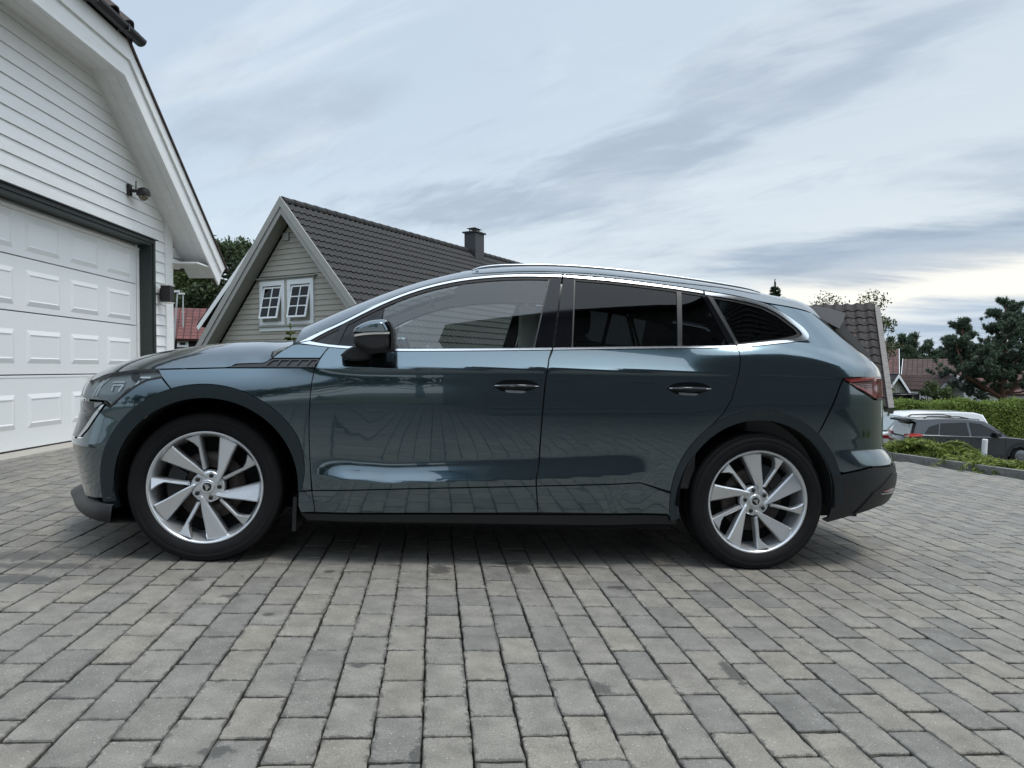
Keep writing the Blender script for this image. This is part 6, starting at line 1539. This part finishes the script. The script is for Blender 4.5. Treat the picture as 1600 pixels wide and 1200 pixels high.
# right
b, h = tree_at(1326, 462, 27); broadleaf('birch_tree', 'thin birch crown above the dark pantile roof', b, h, 2.0, M['birch'], 6000, .10, 31, None, 'birchbark')
b, h = tree_at(1376, 474, 26); broadleaf('birch_tree', 'drooping birch twigs right of the roof edge board', b, h*1.02, .75, M['birch'], 1500, .10, 37, None, 'birchbark', 1)
b, h = tree_at(1567, 471, 36); pine('pine_tree', 'big dark spreading pine behind the clipped hedge', b, h, 2.75, M['pine'], 11, 1.5, .17, None, .24, 'tree', 3)
for i, (px, py, Y) in enumerate(((1384, 540, 72), (1396, 531, 76), (1411, 527, 70), (1431, 526, 70), (1452, 535, 74), (1478, 552, 78), (1370, 545, 80), (1420, 545, 66))):
    b, h = tree_at(px, py, Y); labs = ['shortest dark pine right of the edge board', 'slim pine above the rust roof', 'dark pine just right of the white verge', 'broad tallest pine above the brown roof', 'rounded pine sloping to the far hill', 'low pine beside the big pine', 'pine mostly hidden by the edge board', 'bushy low pine between the two tall ones']
    pine('far_pine_tree', labs[i], b, h, h*.26, M['spruce'] if i % 2 else M['pine'], 40+i, .35, .42, 'pines behind the houses', .15)
# wood in the far valley
r_ = np.random.default_rng(77); n = 9000; a = r_.uniform(-1.1, 1.1, n); dd = r_.uniform(110, 240, n)
zt_ = np.array([terrain(d*math.sin(t), d*math.cos(t)) for t, d in zip(a, dd)]); hgt_ = r_.uniform(0, 6.5, n)*(.7+.3*np.sin(a*23)+.2*np.sin(a*57))
tag(leaf_mesh('far_woodland', np.stack([dd*np.sin(a), dd*np.cos(a), zt_+hgt_], 1), r_.normal(size=(n, 3))+np.array([0, -1.5, .6]), r_.uniform(1.2, 2.6, n), M['spruce'], None, 1.3), 'far dark woodland across the valley', 'woodland', kind='stuff')
# hedge
hp0, hp1 = at_depth(1378, 629, 31), at_depth(1690, 632, 31); zh_ = hp0.z
hg = empty('clipped_hedge', 'long clipped bright green hedge behind the parked vehicles', 'hedge', Matrix.Identity(4))
mb = MB(); mb.box((hp0.x, 31.15, -2.7), (hp1.x, 32.2, zh_-.12)); mb.build('core', mat('hedge_core', (.02, .03, .010), 1), hg)
n = 60000; rh = np.random.default_rng(8); u_ = rh.random(n); L_ = hp1.x-hp0.x
top = rh.random(n) < .3
X = hp0.x+L_*u_; wob = .06*np.sin(X*2.3)+.05*np.sin(X*5.1)
Y = np.where(top, 31+1.2*rh.random(n), 31.05+.12*rh.normal(size=n)+wob); Z = np.where(top, zh_-.06+.07*rh.normal(size=n)+wob, -2.6+(zh_+2.6)*rh.random(n))
leaf_mesh('foliage', np.stack([X, Y, Z], 1), np.where(top[:, None], [0, -.3, 1], [0, -1, .4])+rh.normal(size=(n, 3))*.6, .075*(.6+.8*rh.random(n)), M['hedge'], hg, 1.6)
for i, (px, py, Y, r0, m_) in enumerate(((1466, 598, 34.5, 1.0, 'leaf'), (1482, 604, 34, .9, 'leaf'), (1452, 607, 33.5, .7, 'leaf2'))):
    b, h = tree_at(px, py, Y); broadleaf('garden_shrub', ['round shrub in front of the small gable', 'shrub at the foot of the big pine', 'dark shrub beside the trampoline'][i], b, h, r0, M[m_], 1800, .13, 60+i, 'shrubs behind the hedge', 'bark', 0, 'shrub')

# ---- parked vehicles below -------------------------------------------------------
M['suvpaint'] = mat('slate_grey_paint', (.045, .050, .058), .32, .5, coat=1); M['vanpaint'] = mat('white_van_paint', (.80, .81, .82), .35, 0, coat=.8); M['carglass'] = mat('car_window_dark', (.012, .014, .015), .05, 0, spec=.35); M['vanglass'] = mat('van_screen', (.30, .36, .37), .06, 0, coat=1)
def veh_body(name, prof, W, m, parent, tumble=(), edge=.06):
    """side outline swept across the car with rounded shoulders; tumble: (z0, z1, inset) narrows the cabin"""
    sec = [(-W/2, .0), (-W/2+edge*.4, .55), (-W/2+edge, 1.0)]
    n = len(prof); ys = [-W/2, -W/2+.02, -W/2+.07, W/2-.07, W/2-.02, W/2]; sc = [.965, .99, 1.0, 1.0, .99, .965]
    cx = sum(p[0] for p in prof)/n; v, f = [], []
    zmin = min(p[1] for p in prof)
    for y, s in zip(ys, sc):
        for x, z in prof:
            yy = y
            if tumble:
                z0, z1, ins = tumble; k = min(1, max(0, (z-z0)/(z1-z0))); yy = y*(1-ins*k)
            v.append((cx+(x-cx)*s, yy, z if z < .5 else z-(1-s)*.6))
    for j in range(5):
        for i in range(n): f.append((j*n+i, j*n+(i+1) % n, (j+1)*n+(i+1) % n, (j+1)*n+i))
    f.append(tuple(range(n))[::-1]); f.append(tuple(5*n+i for i in range(n)))
    me = bpy.data.meshes.new(name); me.from_pydata(v, [], f); me.update(); bm = bmesh.new(); bm.from_mesh(me); bmesh.ops.recalc_face_normals(bm, faces=bm.faces); bm.to_mesh(me); bm.free()
    o = link(name, me, m, parent)
    for p in me.polygons: p.use_smooth = len(p.vertices) == 4
    return o
def side_plate(name, poly, W, m, parent, tumble=None, off=.012, sides=(-1, 1)):
    for s in sides:
        v = []
        for x, z in poly:
            w = W/2
            if tumble: z0, z1, ins = tumble; w *= 1-ins*min(1, max(0, (z-z0)/(z1-z0)))
            v.append((x, s*(w+off), z))
        inn = [(x, y-s*(off+.03), z) for x, y, z in v]; n = len(v)
        me = bpy.data.meshes.new(name); me.from_pydata(v+inn, [], [tuple(range(n))]+[(i, (i+1) % n, n+(i+1) % n, n+i) for i in range(n)]); me.update()
        bm = bmesh.new(); bm.from_mesh(me); bmesh.ops.recalc_face_normals(bm, faces=bm.faces); bm.to_mesh(me); bm.free(); link(name, me, m, parent)
def veh_wheel(x, y, r, parent):
    w = lathe('wheel', [(.01, -.02), (r*.6, -.02), (r*.66, .0), (r*.68, .0), (r*.95, -.005), (r, .03), (r, .2)], M['tyre'], parent, 28); w.location = (x, y, r)
    lathe('rim', [(.01, -.024), (r*.2, -.028), (r*.58, -.022), (r*.62, -.01)], M['alloy_in'], w, 24)
    if y > 0: w.scale = (1, -1, 1)
RV = lambda x: x
suv_o = at_depth(1430, 662, 25.2); zs_ = suv_o.z-1.47
suv = empty('grey_suv', 'slate grey SUV parked below, its red tail lamp towards us', 'car', Matrix.Translation((suv_o.x-.10, suv_o.y+.92, zs_)) @ Matrix.Rotation(rad(-7), 4, 'Z'))
lower_p = [(.05,.45),(.0,.62),(.02,.95),(.10,1.02),(.35,1.08),(3.25,1.02),(3.75,.98),(4.3,.88),(4.55,.72),(4.6,.5),(4.5,.28),(4.2,.24),(4.12,.5),(3.95,.66),(3.72,.72),(3.49,.66),(3.32,.5),(3.25,.24),(1.42,.24),(1.35,.5),(1.18,.66),(.95,.72),(.72,.66),(.55,.5),(.48,.28)]
TB = (1.0, 1.62, .17)
veh_body('lower_body', lower_p, 1.85, M['suvpaint'], suv)
veh_body('cabin', [(.08,1.0),(.20,1.28),(.28,1.52),(.10,1.60),(.32,1.63),(1.2,1.66),(2.0,1.64),(2.6,1.56),(3.35,1.03)], 1.80, M['suvpaint'], suv, TB)
side_plate('quarter_window', [(.55,1.12),(.72,1.36),(1.05,1.46),(1.00,1.10)], 1.80, M['carglass'], suv, TB); side_plate('rear_door_window', [(1.06,1.09),(1.11,1.48),(1.95,1.52),(2.02,1.05)], 1.80, M['carglass'], suv, TB); side_plate('front_door_window', [(2.12,1.05),(2.06,1.52),(2.45,1.47),(2.95,1.18),(3.02,1.05)], 1.80, M['carglass'], suv, TB)
side_plate('door_cladding', [(1.42,.26),(3.24,.26),(3.26,.40),(1.40,.42)], 1.85, M['black'], suv); 
for x in (.95, 3.72):
    poly = [(x+.50*math.cos(rad(a)), .36+.50*math.sin(rad(a))) for a in range(0, 181, 12)]+[(x+.40*math.cos(rad(a)), .36+.40*math.sin(rad(a))) for a in range(180, -1, -12)]; side_plate('wheel_arch', poly, 1.85, M['black'], suv)
    for y in (-.86, .86): veh_wheel(x, y, .36, suv)
mb = MB(); mb.hexa([(.01,-.74,1.02),(.01,.74,1.02),(.10,.74,1.02),(.10,-.74,1.02),(.17,-.66,1.46),(.17,.66,1.46),(.24,.66,1.46),(.24,-.66,1.46)]); mb.build('rear_window', M['vanglass'], suv)
mb = MB(); mb.box((-.02,-.70,1.52), (.35,.70,1.585)); mb.build('tailgate_spoiler', M['black'], suv)
for s in (-1, 1): mb = MB(); mb.hexa([(-.02,s*.55,.98),(.0,s*.935,1.0),(.50,s*.935,1.04),(.3,s*.55,1.04),(-.02,s*.55,1.08),(.02,s*.935,1.12),(.36,s*.93,1.12),(.3,s*.55,1.12)]); mb.build('tail_lamp', mat('lit_red_lens', (.62, .05, .04), .3, 0, coat=1), suv)
for s in (-.62, .62): mb = MB(); mb.tube([(.6,s,1.64),(.75,s,1.71),(1.8,s,1.71),(2.1,s,1.65)], .022, 6); mb.build('roof_rail', M['blackmetal'], suv)
for s in (-1, 1): mb = MB(); mb.hexa([(2.78,s*.90,1.03),(2.98,s*.90,1.03),(2.98,s*1.10,1.05),(2.80,s*1.10,1.05),(2.78,s*.90,1.18),(2.96,s*.90,1.18),(2.94,s*1.10,1.17),(2.80,s*1.10,1.17)]); mb.build('door_mirror', M['blackmetal'], suv)
for x in (1.25, 2.25): side_plate('door_handle', [(x,.93),(x+.22,.93),(x+.22,.965),(x,.965)], 1.85, M['blackmetal'], suv, None, .03)
side_plate('door_gap', [(2.05,.30),(2.065,.30),(2.075,1.0),(2.06,1.0)], 1.85, M['seal'], suv, None, .004); side_plate('door_gap', [(1.10,.72),(1.115,.72),(1.055,1.04),(1.04,1.04)], 1.85, M['seal'], suv, None, .004); side_plate('door_gap', [(3.18,.36),(3.195,.36),(3.20,.98),(3.185,.98)], 1.85, M['seal'], suv, None, .004)
van_o = at_depth(1372, 643, 28.6); zv_ = -2.55
vr = at_depth(1460, 642, 28.6).z - 1.86
van = empty('white_van', 'white delivery van with red side stripe behind the grey SUV', 'van', Matrix.Translation((van_o.x-.75, van_o.y, vr)) @ Matrix.Rotation(rad(-3), 4, 'Z'))
VB = (1.05, 1.85, .10)
veh_body('body', [(.0,.45),(.0,.72),(.12,.92),(.75,1.10),(1.32,1.70),(1.55,1.82),(2.6,1.87),(4.0,1.85),(4.35,1.76),(4.52,1.45),(4.6,.9),(4.6,.35),(4.2,.28),(4.15,.5),(3.98,.64),(3.78,.68),(3.58,.64),(3.42,.5),(3.35,.28),(1.35,.28),(1.3,.5),(1.12,.64),(.92,.68),(.72,.64),(.55,.5),(.5,.28),(.1,.3)], 1.84, M['vanpaint'], van, VB)
side_plate('cab_window', [(.98,1.16),(1.42,1.62),(1.60,1.68),(2.08,1.69),(2.08,1.16)], 1.84, M['carglass'], van, VB); side_plate('side_panel_groove', [(2.35,1.28),(2.36,1.66),(3.35,1.66),(3.37,1.64),(2.38,1.64),(2.37,1.28)], 1.84, mat('panel_shadow_line', (.45, .46, .47), .5), van, VB, .003); side_plate('side_panel_groove', [(3.45,1.66),(4.15,1.60),(4.30,1.35),(4.28,1.35),(4.13,1.58),(3.45,1.64)], 1.84, M['suvpaint'], van, VB, .003)
side_plate('door_gap', [(2.16,.4),(2.175,.4),(2.175,1.76),(2.16,1.76)], 1.84, M['suvpaint'], van, VB, .003)
mb = MB(); mb.hexa([(.72,-.76,1.12),(.72,.76,1.12),(.80,.76,1.10),(.80,-.76,1.10),(1.27,-.70,1.69),(1.27,.70,1.69),(1.35,.70,1.66),(1.35,-.70,1.66)]); mb.v = [(x-.03, y, z+.03) for x, y, z in mb.v]; mb.build('windscreen', M['vanglass'], van)
side_plate('red_stripe', [(.25,.86),(1.30,.86),(1.30,.97),(.25,.97)], 1.84, mat('red_vinyl', (.32, .02, .035), .4), van, None, .004)
for k, (cx_, ch_) in enumerate(((1.42, '3'), (1.56, '3'), (1.86, '3'))):
    cu = bpy.data.curves.new('phone_digit', 'FONT'); cu.body = ch_; cu.size = .17; cu.extrude = .002
    to = bpy.data.objects.new('tmp', cu); COL.objects.link(to); bpy.context.view_layer.update(); me = bpy.data.meshes.new_from_object(to.evaluated_get(bpy.context.evaluated_depsgraph_get())); bpy.data.objects.remove(to)
    o = link('phone_digit', me, M['suvpaint'], van); o.rotation_euler = (math.pi/2, 0, 0); o.location = (cx_, -.927, .86)
for s in (-1, 1): mb = MB(); mb.hexa([(1.18,s*.93,1.12),(1.36,s*.93,1.12),(1.36,s*1.18,1.14),(1.2,s*1.18,1.14),(1.18,s*.93,1.36),(1.34,s*.93,1.36),(1.34,s*1.18,1.34),(1.2,s*1.18,1.34)]); mb.build('door_mirror', M['vanpaint'], van)
for x in (.92, 3.78):
    for y in (-.84, .84): veh_wheel(x, y, .33, van)
# ---- what stands behind the photographer and is mirrored in the car ----------------
hb_ = empty('timber_house', 'grey timber house mirrored in the car windows, behind the photographer', 'house', Matrix.Translation((1.25, -3.6, 0)) @ Matrix.Rotation(rad(2), 4, 'Z'))
M['palewood'] = mat('grey_boards', (.20, .205, .205), .65, noise=(5, .08))
ZE, SLB, WB_ = 9.6, .5, 14.0
mb = MB(); mb.prism([(0, -.05, -.4), (WB_, -.05, -.4), (WB_, -.05, ZE), (WB_/2, -.05, ZE+SLB*WB_/2), (0, -.05, ZE)], (0, -.3, 0)); wbk = mb.build('gable_wall', M['palewood'], hb_)
z = .0
while z < ZE+SLB*WB_/2-.2:
    c0 = max(0, (z+.16-ZE)/SLB); mb = MB(); mb.hexa([(c0, -.05, z), (WB_-c0, -.05, z), (WB_-c0, -.01, z), (c0, -.01, z), (c0, -.05, z+.155), (WB_-c0, -.05, z+.155), (WB_-c0, -.04, z+.155), (c0, -.04, z+.155)]); mb.build('siding_board', M['palewood'], wbk); z += .16
mb = MB(); mb.box((0, -8, -.4), (.15, -.36, ZE)); mb.build('side_wall', M['palewood'], hb_)
for s in (0, 1):
    q = [(-.6, .45, ZE-.6*SLB), (WB_/2, .45, ZE+SLB*WB_/2), (WB_/2, .45, ZE+SLB*WB_/2+.2), (-.6, .45, ZE-.6*SLB+.2)]
    if s: q = [(WB_-x, y, z) for x, y, z in q]
    mb = MB(); mb.prism([Vector(p) for p in q], (0, -9, 0)); mb.build('roof', M['darktile'], hb_)
TREE_LABELS = [a+' roadside tree behind the photographer, mirrored in the doors' for a in ('wide', 'tall', 'stocky', 'tallest left', 'rounded', 'tallest right', 'leftmost far', 'leftmost near', 'low left', 'low middle', 'lowest')]
for i, (x, y, h, r_) in enumerate(((-24, -26, 9, 3.6), (-18, -30, 10, 4), (-12, -28, 8.5, 3.8), (-7, -32, 10.5, 4), (-2, -30, 9, 3.6), (3, -34, 11, 4.2), (-30, -18, 9, 3.8), (-32, -9, 8, 3.5), (-15.5, -24, 7, 3), (-9.5, -26, 7.5, 3.2), (-4.5, -25, 6.5, 2.8))):
    broadleaf('roadside_tree', TREE_LABELS[i], (x, y, terrain(x, y)), h, r_, M['leaf2'] if i % 2 else M['leaf'], 1700, .5, 200+i, 'trees mirrored in the car side')
